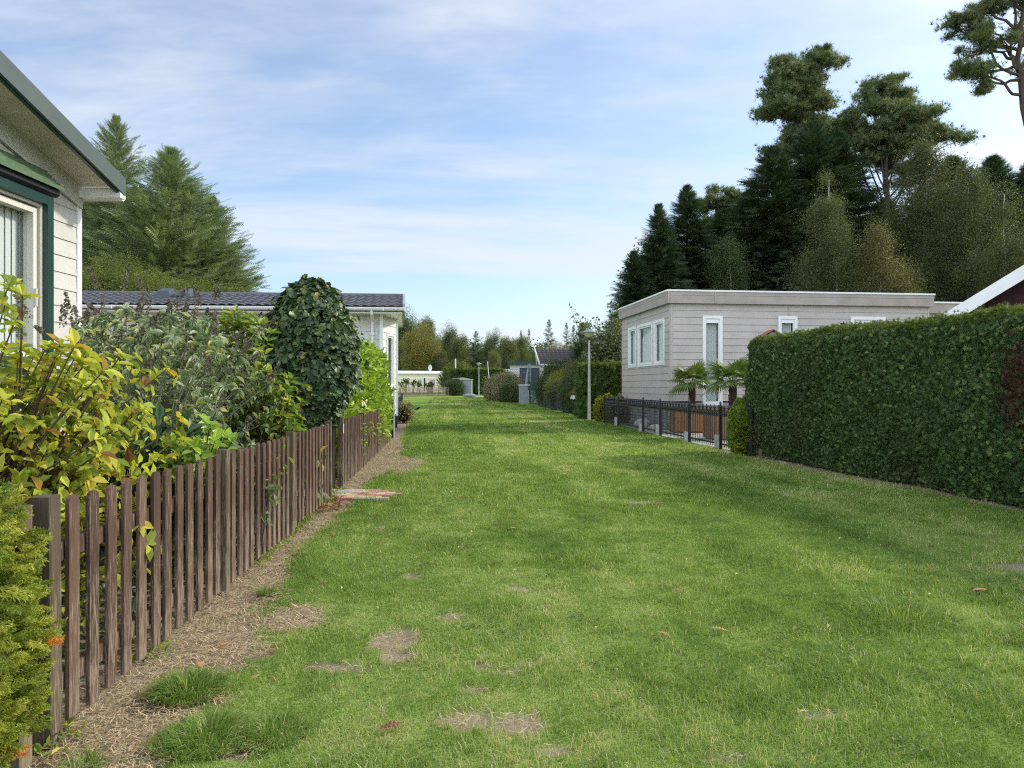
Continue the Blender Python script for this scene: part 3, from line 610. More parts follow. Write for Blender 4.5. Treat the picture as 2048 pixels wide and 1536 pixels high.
# low black panels further along on the right
def panel_fence(name, pts, hgt, label, mat, wire=False, group=None, cat='metal fence'):
    f = thing(name, (*pts[0], 0), label, cat, group)
    for p0, p1 in zip(pts[:-1], pts[1:]):
        p0, p1 = np.array(p0), np.array(p1); L = np.linalg.norm(p1 - p0); mb = MB(); pl = Plane(p0, (p1 - p0) / L, 1)
        for z_ in ([.12, .45, .78, hgt - .05] if wire else [.1, hgt - .04]): mb.obox(pl, .03, L - .03, -.01, .01, z_, z_ + .025)
        for k in range(int(L / (.16 if wire else .1))):
            s_ = .05 + k * (.16 if wire else .1); mb.obox(pl, s_, s_ + (.016 if wire else .05), -.005, .005, .05, hgt - .03)
        mb.build('panel', M[mat], f)
    for p in pts:
        mb = MB(); mb.box(p[0] - .035, p[0] + .035, p[1] - .035, p[1] + .035, -.05, hgt + .05); mb.build('post', M[mat], f)
    return f
panel_fence('panel_fence', [(2.72, 31.2), (2.46, 34.5), (2.22, 38.0)], .86, 'low black metal panel fence below the pink flowering shrub', 'black_metal')
panel_fence('panel_fence', [(2.14, 38.2), (1.95, 42), (1.75, 46.5)], .95, 'low black metal panel fence with grey top rail beside the dark shrubs', 'black_metal')
panel_fence('wire_fence', [(1.72, 46.8), (1.45, 49.5), (1.25, 52.0)], 1.6, 'tall dark green wire mesh fence beside the grey storage box', 'dark_green_metal', True, cat='wire fence')
panel_fence('panel_fence', [(-2.99, 18.2), (-3.6, 22.5), (-4.5, 29.6)], .92, 'black panel fence on the left at the corner of the white bungalow', 'black_metal')
mb = MB(); mb.tube([(-2.93, 18.0, -.05), (-2.93, 18.0, 1.25)], .022, 10); tag(mb.build('steel_post', M['galvanised'], smooth=False), 'thin galvanised post standing at the white bungalow corner', 'post')
# ------------------------------------------------------------------ left chalet (cream, green trim)
ch = thing('chalet', (-5.38, 9, 0), 'cream clad chalet with green fascia and green framed window at the left edge', 'chalet')
PL = Plane((-5.38, 9.0), (0, -1), -1)                # t grows towards the camera, normal +X
if PL.n[0] < 0: PL.n = -PL.n
SL = .262; ze = 3.75                                  # soffit height at the corner, roof slope
ridge_t = 2.75
soff = lambda t_: ze + SL * min(t_, 2 * ridge_t - t_)
wr = (.74, 3.3, 1.56, 3.44)
mb = MB(); siding(mb, PL, 0.06, 5.5, .25, 4.6, .2, [wr], top=soff, proud=.016); mb.build('wall', M['cream_siding'], ch)
mb = MB(); mb.obox(PL, -.03, .06, -.06, .024, .2, ze); mb.build('corner_trim', M['white'], ch)
mb = MB(); P2 = Plane((-5.38, 9.0), (-1, 0), 1); P2.n = np.array([0, 1.0]); mb.obox(P2, .04, 8, -.1, 0, .25, ze); mb.obox(PL, 5.4, 5.5, -8, -.02, .25, ze); mb.build('side_wall', M['cream_siding'], ch)
mb = MB(); mb.obox(PL, .0, 5.5, -8, -.05, 0, .2); mb.build('plinth', M['plinth_dark'], ch)
def rake(mb, d0, d1, zoff0, zoff1, t0=-.02, t1=5.76):
    ts = [t0, ridge_t, t1]
    for a_, b_ in zip(ts[:-1], ts[1:]):
        V = [PL.pt(t_, d_, soff(t_) + z_) for z_ in (zoff0, zoff1) for d_ in (d0, d1) for t_ in (a_, b_)]
        mb.add(V, [np.array([(0, 2, 3, 1), (4, 5, 7, 6), (0, 1, 5, 4), (2, 6, 7, 3), (0, 4, 6, 2), (1, 3, 7, 5)])])
rf = MB(); rake(rf, -8.0, .535, .03, .105); roof = rf.build('roof', M['roof_tile'], ch)
mb = MB(); rake(mb, .54, .575, -.085, .125); mb.build('fascia', M['fascia_green'], roof)
mb = MB(); rake(mb, .50, .537, -.10, -.0); mb.build('fascia_underside', M['green_paint'], roof)
mb = MB(); rake(mb, .0, .50, 0, .027, -.0)
mb.build('soffit', M['soffit'], roof)
mb = MB(); rake(mb, .018, .05, -.26, -.002, -.0, 5.5); mb.build('frieze_board', M['cream_siding'], ch)
mb = MB(); V = [PL.pt(t_, d_, z_) for z_ in (ze - .135, ze - .03) for d_ in (.0, .56) for t_ in (-.04, .08)]
mb.add(V, [np.array([(0, 2, 3, 1), (4, 5, 7, 6), (0, 1, 5, 4), (2, 6, 7, 3), (0, 4, 6, 2), (1, 3, 7, 5)])]); mb.tube([PL.pt(-.09, -8, ze - .08), PL.pt(-.09, .5, ze - .08)], .06, 10); mb.build('gutter', M['white'], roof)
# green window box with canopy
wi = MB(); t0, t1, z0, z1 = wr
g_ = .105
wi.obox(PL, t0, t0 + g_, -.08, .16, z0, z1); wi.obox(PL, t1 - g_, t1, -.08, .16, z0, z1); wi.obox(PL, t0 + g_, t1 - g_, -.08, .158, z1 - g_, z1); wi.obox(PL, t0 - .0, t1, -.08, .19, z0 - .09, z0); 
win = wi.build('window', M['green_paint'], ch)
mb = MB(); frame(mb, PL, (t0 + g_, t1 - g_, z0, z1 - g_), .035, -.05, .10); frame(mb, PL, (t0 + g_ + .055, t0 + g_ + 1.15, z0 + .055, z1 - g_ - .055), .06, -.04, .07); mb.obox(PL, t0 + g_ + 1.15, t0 + g_ + 1.21, -.05, .10, z0 + .055, z1 - g_ - .055)
mb.obox(PL, t0 + g_ + .085, t0 + g_ + .105, .07, .1, z0 + .62, z0 + .82); mb.build('sash', M['cream_frame'], win)
mb = MB(); mb.add([PL.pt(t0 + .2, 0.0, z0 + .05), PL.pt(t1 - .2, 0.0, z0 + .05), PL.pt(t1 - .2, 0.0, z1 - .15), PL.pt(t0 + .2, 0.0, z1 - .15)], [[(0, 1, 2, 3)]]); mb.build('pane', M['glass'], win)
mb = MB()
for k in range(24):                                  # vertical blinds
    a_ = t0 + .10 + k * .105; V = [PL.pt(a_, -.10, z0 + .03), PL.pt(a_ + .135, -.082, z0 + .03), PL.pt(a_ + .135, -.082, z1 - .16), PL.pt(a_, -.10, z1 - .16)]; mb.add(V, [[(0, 1, 2, 3)]])
mb.build('vertical_blind', M['curtain'], win)
mb = MB(); mb.obox(PL, t0 - .1, t1 + .1, -.7, -.68, z0 - .1, z1 + .1); mb.obox(PL, t0 + .0, t0 + .02, -.68, -.09, z0, z1); mb.build('interior', M['soffit'], win)
mb = MB(); cz = z1 + .0
prof = [(.0, cz + .28), (.0, cz + .002), (.17, cz + .002), (.21, cz + .03), (.21, cz + .085)]
V = [PL.pt(t_, d_, z_) for t_ in (t0 - .03, t1 + .03) for d_, z_ in prof]; mb.add(V, [np.array([(0, 1, 6, 5), (1, 2, 7, 6), (2, 3, 8, 7), (3, 4, 9, 8)]), np.array([(0, 4, 3, 2, 1), (5, 6, 7, 8, 9)])]); mb.build('canopy_board', M['black_metal'], ch)
mb = MB()
for k in range(5):
    f0 = k / 5; f1 = (k + 1) / 5
    V = [PL.pt(t_, .235 * (1 - f_) + .02, cz + .09 + .24 * f_ + dz_) for t_ in (t0 - .04, t1 + .04) for f_, dz_ in ((f0, .03), (f1, .008), (f1, -.01), (f0, -.01))]
    mb.add(V, [np.array([(0, 1, 5, 4), (3, 0, 4, 7), (1, 2, 6, 5)]), np.array([(0, 3, 2, 1), (4, 5, 6, 7)])])
mb.build('window_canopy', M['green_tile'], ch)
# ------------------------------------------------------------------ tile roof generator
def tile_roof(mb, p00, p10, p01, p11, pw=.21, course=.32, nu=None, amp=.028):
    """corners: eave-left, eave-right, ridge-left, ridge-right; wavy interlocking tiles as real relief"""
    p00, p10, p01, p11 = map(lambda p: np.array(p, float), (p00, p10, p01, p11)); L = np.linalg.norm(p10 - p00); D = np.linalg.norm(p01 - p00)
    nc = max(1, int(round(D / course))); nu = int(L / pw * 7); us = np.linspace(0, 1, nu + 1); vs = []
    for c in range(nc): vs += [(c / nc, .022), ((c + .5) / nc, .012), ((c + .995) / nc, .0)]
    nrm = unit(np.cross(p10 - p00, p01 - p00)); V = []
    ph = us * L / pw * 2 * np.pi; wave = amp * (np.abs(np.sin(ph / 2)) ** 0.8)
    for v, h in vs:
        a = p00 * (1 - v) + p01 * v; b_ = p10 * (1 - v) + p11 * v
        V.append(a[None] * (1 - us[:, None]) + b_[None] * us[:, None] + nrm * (wave + h)[:, None])
    nv = len(vs); i, j = np.meshgrid(np.arange(nv - 1), np.arange(nu), indexing='ij'); k = nu + 1
    mb.add(np.concatenate(V), [np.stack([i * k + j, i * k + j + 1, (i + 1) * k + j + 1, (i + 1) * k + j], -1).reshape(-1, 4)])
# ------------------------------------------------------------------ white bungalow with dark tiled roof
bw = thing('bungalow', (-3.2, 18, 0), 'white clad bungalow with charcoal tiled roof and white gutter behind the garden shrubs', 'bungalow')
P3 = Plane((-3.25, 18.0), (-1, 0), 1); P3.n = np.array([0, -1.0])
mb = MB(); siding(mb, P3, 0, 10.5, .55, 3.12, .19); mb.build('wall', M['white_siding'], bw)
P4 = Plane((-3.25, 18.0), (.36, 1.15), 1); P4.n = np.array([P4.u[1], -P4.u[0]])
wr4 = (.38, .98, 1.25, 2.62)
mb = MB(); siding(mb, P4, 0, 1.2, .55, 3.12, .19, [wr4]); mb.build('bay_wall', M['white_siding'], bw)
window(bw, P4, wr4, .05, True)
P5 = Plane((-2.89, 19.15), (0, 1), 1); P5.n = np.array([1.0, 0])
mb = MB(); siding(mb, P5, 0, 2.2, .55, 3.1, .19); mb.build('end_wall', M['white_siding'], bw)
mb = MB()
for p_ in ((-3.25, 17.985), (-2.89, 19.15)): mb.box(p_[0] - .035, p_[0] + .05, p_[1] - .05, p_[1] + .03, .5, 3.12)
mb.build('corner_trim', M['white'], bw)
mb = MB(); mb.box(-13.6, -3.3, 18.02, 22, 0, .54); mb.build('plinth', M['plinth_dark'], bw)
mb = MB(); mb.box(-13.6, -3.3, 21.4, 21.5, .5, 3.1); mb.build('rear_wall', M['white_siding'], bw)
mb = MB(); e0, e1 = (-13.8, 17.58, 3.2), (-2.72, 17.58, 3.2); r0, r1 = (-13.8, 19.75, 3.72), (-2.72, 19.75, 3.72)
tile_roof(mb, e0, e1, r0, r1); b0, b1 = (-13.8, 21.92, 3.2), (-2.72, 21.92, 3.2); tile_roof(mb, b1, b0, r1, r0)
rf = mb.build('roof', M['roof_tile'], bw, smooth=False)
mb = MB(); mb.tube([(-13.8, 19.75, 3.735), (-2.7, 19.75, 3.735)], .07, 8); mb.build('ridge_cap', M['roof_tile'], rf)
mb = MB()
for ya, za, yb, zb in ((17.5, 3.12, 19.75, 3.64), (22.0, 3.12, 19.75, 3.64)):
    V = [(x_, y_, z_ + h_) for x_ in (-2.72, -2.66) for y_, z_ in ((ya, za), (yb, zb)) for h_ in (0, .16)]
    mb.add(V, [np.array([(0, 1, 3, 2), (4, 6, 7, 5), (0, 4, 5, 1), (2, 3, 7, 6), (0, 2, 6, 4), (1, 5, 7, 3)])])
mb.build('verge_cap', M['grey_metal'], rf)
mb = MB(); mb.box(-13.7, -2.73, 17.6, 18.1, 3.05, 3.09); mb.box(-3.2, -2.73, 18.1, 21.8, 3.05, 3.09); mb.build('soffit', M['white'], rf)
mb = MB(); n = 9; th = np.linspace(math.pi, 2 * math.pi, n); V = []
for x_ in (-13.8, -2.68):
    for a_ in th: V.append((x_, 17.5 + .06 * math.cos(a_), 3.17 + .065 * math.sin(a_)))
mb.add(V, [np.array([(i, i + 1, n + i + 1, n + i) for i in range(n - 1)])]); mb.box(-13.8, -2.68, 17.435, 17.447, 3.16, 3.185)
for x_ in np.arange(-13.2, -2.8, 1.25): mb.box(x_, x_ + .03, 17.425, 17.434, 3.1, 3.19)
mb.box(-2.68, -2.66, 17.43, 17.57, 3.09, 3.19); gt = mb.build('gutter', M['white'], bw)
xd = -3.46; mb = MB(); mb.tube([(xd, 17.5, 3.11), (xd, 17.52, 3.04), (xd, 17.9, 2.9), (xd, 17.93, 2.8), (xd, 17.93, .1)], .036, 8)
for z_ in (2.55, 1.3): mb.box(xd - .05, xd + .05, 17.88, 17.98, z_, z_ + .04)
mb.build('downpipe', M['white'], bw)
for xa, xb in ((157, 192), (345, 376), (385, 412)):
    x0_, x1_ = at(xa, 590, 19.2)[0], at(xb, 590, 19.2)[0]
    mb = MB(); V = [(x0_, 18.95, 3.62), (x1_, 18.95, 3.62), (x1_, 19.45, 3.74), (x0_, 19.45, 3.74)]; V += [(a_ + (.06 if k in (0, 3) else -.06), b_ + (.06 if k < 2 else -.06), c_ + .1) for k, (a_, b_, c_) in enumerate(V)]
    V = [(a_, b_, c_ - .1 if k < 4 else c_) for k, (a_, b_, c_) in enumerate(V)]
    mb.add(V, [np.array([(4, 5, 6, 7), (0, 1, 5, 4), (1, 2, 6, 5), (2, 3, 7, 6), (3, 0, 4, 7)])]); mb.build('roof_vent', M['slate_door'], rf)
for o_ in [x for x in bpy.data.objects if x.type == 'MESH' and (x.parent == bw or (x.parent and x.parent.parent == bw))]:
    n_v = len(o_.data.vertices); co = np.empty(n_v * 3, np.float32); o_.data.vertices.foreach_get('co', co); co = co.reshape(-1, 3); x_ = co[:, 0].copy(); y_ = co[:, 1].copy()
    co[:, 0] = x_ - .15 * y_; co[:, 1] = y_ + .08 * x_; o_.data.vertices.foreach_set('co', co.ravel()); o_.data.update()      # the bungalow stands slightly askew to the lane
# reed screen
rs = thing('reed_screen', (-5.6, 12, 0), 'brown reed screen standing behind the buddleja below the white bungalow', 'reed screen'); mb = MB(); xs = np.arange(-8.4, -3.9, .014)
for x_ in xs:
    z_ = 2.12 + .05 * rng.normal() - .03 * (x_ + 8); y_ = 12 + .01 * rng.normal(); wv = .006 + .003 * rng.random()
    mb.add([(x_ - wv, y_, 0), (x_ + wv, y_ - .006, 0), (x_ + wv + .01 * rng.normal(), y_ - .006, z_), (x_ - wv, y_, z_)], [[(0, 1, 2, 3)]], rng.random())
mb.build('reeds', M['reed'], rs); mb = MB()
for z_ in (.3, 1.1, 1.85): mb.tube([(-8.4, 11.975, z_), (-3.9, 11.975, z_)], .006, 5)
mb.build('binding_wire', M['stem'], rs)
# ------------------------------------------------------------------ greige bungalow on the right
gb = thing('bungalow', (4.6, 21.1, 0), 'greige clad flat roofed bungalow with white windows behind the black railing', 'bungalow')
u1 = unit(np.array([.9926, .1187])); nf = np.array([u1[1], -u1[0]])          # long face direction and its outward normal (towards camera)
F1 = np.array([4.51, 21.0]); u2 = -nf                                        # short face runs away from the camera
inset = .13; C1 = F1 + u1 * inset + u2 * inset
PF_ = Plane(C1, u1, 1); PF_.n = nf; PS = Plane(C1, u2, 1); PS.n = -u1
zb, zt, zfb = .84, 3.72, 3.70; LEN, DEP = 8.1, 5.15
wf = [PF_.rect(1404.8, 1444.2, 631.5, 810.8), (*PF_.rect(1555.9, 1593.8, 632.4, 720)[:2], 2.1, PF_.rect(1555.9, 1593.8, 632.4, 720)[3]), (*PF_.rect(1700.4, 1769.8, 633.7, 800)[:2], .95, PF_.rect(1700.4, 1769.8, 633.7, 800)[3])]
ws_ = [PS.rect(1258, 1273.5, 655, 735.5), PS.rect(1276.6, 1305.9, 647, 733.5), PS.rect(1308.8, 1329.8, 638, 730)]
# keep the three side windows level
zlo = np.mean([r[2] for r in ws_]); zhi = np.mean([r[3] for r in ws_])
ws_ = [(r[0], r[1], zlo, zhi) for r in ws_]
mb = MB(); siding(mb, PF_, .05, LEN, zb, zt, .205, wf); mb.build('front_wall', M['greige_siding'], gb)
mb = MB(); siding(mb, PS, .05, DEP, zb, zt, .205, ws_); mb.build('lane_wall', M['greige_siding'], gb)
mb = MB(); mb.obox(PF_, 0, .05, -.05, .024, zb, zt); mb.obox(PF_, LEN, LEN + .05, -.05, .024, zb, zt); mb.obox(PS, .0, .05, -.05, .026, zb, zt); mb.obox(PS, DEP, DEP + .05, -.05, .024, zb, zt); mb.build('corner_trim', M['greige_siding'], gb)
mb = MB(); mb.obox(PF_, LEN - .1, LEN, -DEP, -.06, 0, zt); mb.obox(PF_, 0.1, LEN - .12, -DEP, -DEP + .1, 0, zt); mb.build('rear_wall', M['greige_siding'], gb)
rf = MB(); q0 = PF_
rf.obox(PF_, -.10, LEN + .10, -DEP - .1, .10, zfb + .002, 4.02); roof = rf.build('roof', M['grey_metal'], gb)
mb = MB()
for z0_, z1_, pr in ((zfb - .005, 3.93, .125), (3.93, 4.035, .133)):
    mb.obox(PF_, -pr, LEN + pr, .101, pr, z0_, z1_); mb.obox(PF_, -pr, -.101, -DEP - .1, .101, z0_, z1_); mb.obox(PF_, LEN + .101, LEN + pr, -DEP - .1, .101, z0_, z1_)
for t_ in (1.28,): mb.obox(PF_, t_, t_ + .06, .133, .142, zfb - .005, 4.035)
mb.obox(PF_, -.142, -.08, .133, .142, zfb - .005, 4.035); mb.obox(PF_, -.142, -.133, .06, .142, zfb - .005, 4.035)
mb.build('fascia', M['greige_fascia'], roof)
mb = MB(); mb.obox(PF_, -.15, LEN + .15, .05, .155, 4.036, 4.085); mb.obox(PF_, -.155, -.05, -DEP - .1, .05, 4.036, 4.085); mb.obox(PF_, LEN + .05, LEN + .15, -DEP - .1, .05, 4.036, 4.085); mb.build('roof_edge_trim', M['white'], roof)
for r_ in wf[:2]: window(gb, PF_, r_, .085, True, .03, transom=.1 if r_ is wf[0] else .09, drop=0)
for r_ in ws_: window(gb, PS, r_, .09, True, .05, transom=.0)
r_ = wf[2]; mb = MB(); frame(mb, PF_, r_, .09); mb.obox(PF_, r_[0] + .09, r_[1] - .09, -.03, .0, r_[2] + .09, r_[3] - .09); dr = mb.build('door', M['white'], gb)
mb = MB(); mb.obox(PF_, r_[0] + .28, r_[1] - .28, .0, .004, r_[3] - 1.1, r_[3] - .34); mb.build('pane', M['window_dark'], dr); mb = MB(); mb.obox(PF_, r_[0] + .16, r_[0] + .2, .0, .05, 1.9, 1.92); mb.obox(PF_, r_[0] + .16, r_[0] + .3, .04, .055, 1.93, 1.95); mb.build('handle', M['galvanised'], dr)
# stone plinth: coursed blocks
mb = MB()
for P_, L_n in ((PF_, LEN), (PS, DEP)):
    z_ = .0
    while z_ < .78:
        hh = .1; t_ = .03
        while t_ < L_n - .05:
            ww = rng.uniform(.16, .42); e_ = min(t_ + ww, L_n); mb.obox(P_, t_, e_ - .008, -.02, .005 + .02 * rng.random(), z_ + .004, z_ + hh - .006, rng.random()); t_ = e_
        z_ += hh
mb.build('plinth', M['stone'], gb)
mb = MB(); mb.obox(PF_, .02, LEN, -.3, -.012, 0, .8); mb.obox(PS, .3, DEP, -.3, -.012, 0, .8); mb.build('plinth_core', M['mortar'], gb)
mb = MB(); mb.obox(PF_, LEN + .14, LEN + 4.5, -4, -.55, .8, 3.55); ext = mb.build('extension', M['greige_siding'], gb)
mb = MB(); mb.obox(PF_, LEN + .14, LEN + 4.6, -4.1, -.42, 3.552, 3.86); mb.build('extension_fascia', M['greige_fascia'], ext); mb = MB(); mb.obox(PF_, LEN + .14, LEN + 4.65, -4.15, -.38, 3.861, 3.91); mb.build('extension_roof_trim', M['white'], ext)
t_, z_ = PF_.hit(1681, 653); mb = MB(); p_ = PF_.pt(t_, .16, z_); mb.lathe((p_[0], p_[1], z_ - .12), [(.001, 0), (.06, .01), (.075, .12), (.11, .13), (.07, .19), (.02, .22), (.001, .26)], 12); mb.obox(PF_, t_ - .02, t_ + .02, .02, .16, z_ + .08, z_ + .1); mb.build('wall_lamp', M['black_metal'], gb)
t_, z_ = PF_.hit(1577, 622); mb = MB(); a_ = PF_.pt(t_, .03, z_ - .15); mb.tube([a_, (a_[0], a_[1], zt - .05)], .012, 6); mb.build('vent_pipe', M['greige_siding'], gb)
# ------------------------------------------------------------------ maroon house at the far right
mh = thing('gabled_house', (9.5, 13.2, 0), 'dark maroon gabled house with white bargeboard rising above the hedge at the right edge', 'house')
P6 = Plane((7.72, 13.0), (.85, -.527), 1); P6.n = np.array([-.527, -.85]); DPT = 7.0; pk = 3.4; z0_, sl = 2.32, .66
zz_ = lambda t_: z0_ + sl * (min(t_, 2 * pk - t_))
def slab(mb, d0, d1, o0, o1, ta=0., tb=None, tint=.5):
    for a_, b_ in ((ta, pk), (pk, 2 * pk - ta)):
        V = [P6.pt(t_, d_, zz_(t_) + h_) for t_ in (a_, b_) for d_ in (d0, d1) for h_ in (o0, o1)]; mb.add(V, [np.array([(0, 1, 3, 2), (4, 6, 7, 5), (0, 4, 5, 1), (2, 3, 7, 6), (0, 2, 6, 4), (1, 5, 7, 3)])], tint)
mb = MB(); slab(mb, 0, .035, 0, .25); mb.build('bargeboard', M['white'], mh)
mb = MB(); slab(mb, -DPT, -.002, .10, .2, .0); mb.build('roof', M['brown_tile'], mh)
mb = MB(); ts = np.linspace(.5, 2 * pk - .5, 31)
for a_, b_ in zip(ts[:-1], ts[1:]):
    mb.add([P6.pt(a_, -.7, 0), P6.pt(b_ - .012, -.7, 0), P6.pt(b_ - .012, -.7, zz_(b_) + .09), P6.pt(a_, -.7, zz_(a_) + .09)], [[(0, 1, 2, 3)]], rng.random()); mb.add([P6.pt(b_ - .012, -.71, 0), P6.pt(b_, -.71, 0), P6.pt(b_, -.71, zz_(b_) + .09), P6.pt(b_ - .012, -.71, zz_(b_) + .09)], [[(0, 1, 2, 3)]])
mb.obox(P6, .5, .55, -DPT + .1, -.72, 0, z0_ + .33); mb.obox(P6, .56, 2 * pk - .5, -DPT + .1, -DPT + .15, 0, 2.6); mb.build('wall', M['maroon'], mh)
mb = MB()
for a_, b_ in ((.02, pk), (pk, 2 * pk - .02)): mb.add([P6.pt(a_, -.01, zz_(a_) + .095), P6.pt(b_, -.01, zz_(b_) + .095), P6.pt(b_, -DPT + .05, zz_(b_) + .095), P6.pt(a_, -DPT + .05, zz_(a_) + .095)], [[(0, 1, 2, 3)]])
mb.build('soffit', M['maroon'], mh)
# ------------------------------------------------------------------ lamp posts
def lamp_post(loc, s_, label):
    lp = thing('lamp_post', loc, label, 'lamp post', 'lamp posts along the lane'); lp.scale = (s_,) * 3
    mb = MB(); mb.tube([(0, 0, -.05), (0, 0, 3.02)], [.062, .034], 8); mb.build('pole', M['pole_paint'], lp, local=True)
    mb = MB(); mb.lathe((0, 0, 3.0), [(.036, 0), (.036, .06), (.06, .09), (.05, .12)], 12); mb.build('collar', M['black_metal'], lp, local=True)
    mb = MB(); mb.lathe((0, 0, 3.1), [(.055, 0), (.1, .03), (.16, .09), (.21, .17), (.225, .19)], 24); mb.build('lamp_bowl', M['lamp_glass'], lp, True, local=True)
    mb = MB(); mb.lathe((0, 0, 3.28), [(.20, .0), (.275, .0), (.28, .02), (.26, .05), (.16, .09), (.11, .10), (.10, .135), (.001, .15)], 24); mb.build('lamp_hood', M['lamp_cap'], lp, True, local=True)
    return lp
lamp_post((2.9, 27.3, 0), 1.0, 'grey lamp post with flat green hood beside the bungalow hedge')
lamp_post((-3.75, 82, 0), 1.14, 'far small lamp post standing on the lawn by the tall back hedge')
# ------------------------------------------------------------------ vegetation generators
def clusterT(k=7, s_=.42, T=T_OVAL):
    V = []; F = []; r_ = np.random.default_rng(3)
    for i in range(k):
        o_ = r_.normal(size=3) * .33; d = unit(r_.normal(size=3) + [.5, 0, .1]); n_v = unit(r_.normal(size=3) + [0, 0, 1.2]); sx_ = unit(np.cross(n_v, d)); nz = np.cross(d, sx_)
        b_ = len(V); V += [tuple(o_ + s_ * (a * d + b * sx_ + c * nz)) for a, b, c in T[0]]; F += [tuple(b_ + x for x in (0, 1, 3, 5))]
    return TP(V, [F])
T_CL = clusterT(); T_CLF = clusterT(9, .3)
def ell(n, c, r, shell=.45):
    d = rdir(n); k = 1 - shell * rng.random(n) ** 1.6; return np.array(c) + d * k[:, None] * np.array(r), d
def tri_box(x0, x1, y0, y1, z0, z1, w_=None): pass
def spruce(h, r, nw=44, nb=8, nt_=13, droop=.25, z0=.06, tw=.5, thin=.0, T=None, up=0.0, rag=.45):
    zs = np.linspace(z0, 1, nw) ** .95 * h; zb = np.repeat(zs, nb) + rng.normal(size=nw * nb) * h / nw * .5; zb = np.clip(zb, .3, h * .995); B = len(zb)
    az = rng.random(B) * 6.283; rr = r * (1 - zb / h) ** .82 * (.9 - rag / 2 + rag * rng.random(B)) + .05
    rr *= np.where(zb / h < .12, .8, 1)
    s_ = np.tile(np.linspace(.12, 1.0, nt_), B) + rng.normal(size=B * nt_) * .04; bi = np.repeat(np.arange(B), nt_)
    d = np.stack([np.cos(az), np.sin(az), 0 * az], -1)[bi]; lat = np.stack([-d[:, 1], d[:, 0], 0 * s_], -1)
    sl = -droop + (droop + .5) * (zb / h)[bi] ** 2 + up
    P = d * (rr[bi] * s_)[:, None]; P[:, 2] = zb[bi] + rr[bi] * (sl * s_ + .12 * s_ ** 3)
    P += rng.normal(size=P.shape) * .05
    sg = np.where(np.arange(len(s_)) % 2, 1, -1) * (.75 * (1 - s_ * .8) + .15); D = d + lat * sg[:, None] * 1.1 + np.stack([0 * s_, 0 * s_, sl - .15 + .15 * rng.normal(size=len(s_))], -1)
    k = rng.random(len(P)) > thin; N = np.array([0, 0, 1.]) + rng.normal(size=P.shape) * .45; D[:, 2] += .8 * np.clip((zb[bi] / h - .85) / .15, 0, 1)
    S = tw * (.6 + .6 * rng.random(len(P))) * np.clip(.26 + 1.7 * rr[bi] / r, .24, 1.05)
    return P[k], D[k], N[k], S[k]
def trunk_mb(h, r0, r1=.02, bend=.0, n=8, base=(0, 0)):
    z_ = np.linspace(-.3, h, 9); b_ = rng.normal(size=2) * bend; a = np.sin(np.linspace(0, 3, 9))
    mb = MB(); mb.tube(np.stack([base[0] + b_[0] * a, base[1] + b_[1] * a, z_], -1), np.linspace(r0, r1, 9), n); return mb
def put(root_loc, name, label, cat, group, crown, trunk, mat, tmat='bark', rot=0, sc_=1.0, crown_name='crown', T=None, tint=None):
    o_ = thing(name, root_loc, label, cat, group); o_.rotation_euler = (0, 0, rot); o_.scale = (sc_,) * 3
    scatter(crown_name, *crown, T if T is not None else T_TWIG, M[mat], o_, tint, local=True)
    if trunk is not None: trunk.build('trunk', M[tmat], o_, True, local=True)
    return o_
def dup_tree(src, loc, label, rot, s_):
    o_ = src.copy(); col.objects.link(o_); o_.location = loc; o_.rotation_euler = (0, 0, rot); o_.scale = s_; o_['label'] = label
    for ch_ in [x for x in bpy.data.objects if x.parent == src]:
        c = ch_.copy(); col.objects.link(c); c.parent = o_
    return o_
def decid(h, r, zc=.6, nl=26, per=260, S=.3, lobe=.36, flat=1.0, low=.25):
    """crown as lobes of leaf clusters, trunk with limbs"""
    L = rdir(nl) * (rng.random(nl) ** .45)[:, None]; cz = h * (low + 1) / 2; rz = h * (1 - low) / 2 * .82
    C = np.stack([L[:, 0] * r * .72, L[:, 1] * r * .72, cz + L[:, 2] * rz], -1); P = []; D = []
    mb = MB(); mb.tube([(0, 0, -.3), (0.05, 0, h * .3), (0, .1, h * .72)], [h * .022, h * .016, h * .006], 7)
    for c_ in C:
        lr = lobe * r * (.65 + .6 * rng.random()); p, d = ell(per, c_, (lr, lr, lr * .8 * flat), .55); P.append(p); D.append(d + [0, 0, .1])
        z_ = max(h * .15, c_[2] - .35 * h * rng.random() - .1 * h); mb.tube([(0, 0, z_ * .8), c_ * .5 + np.array([0, 0, z_ * .45]), c_], [h * .008, h * .005, h * .002], 4)
    P = np.concatenate(P); D = np.concatenate(D) + rng.normal(size=P.shape) * .5; P[:, 2] = np.maximum(P[:, 2], .1)
    return (P, D, D * .4 + rng.normal(size=P.shape) * .5 + [0, 0, .5], S * (.6 + .7 * rng.random(len(P)))), mb
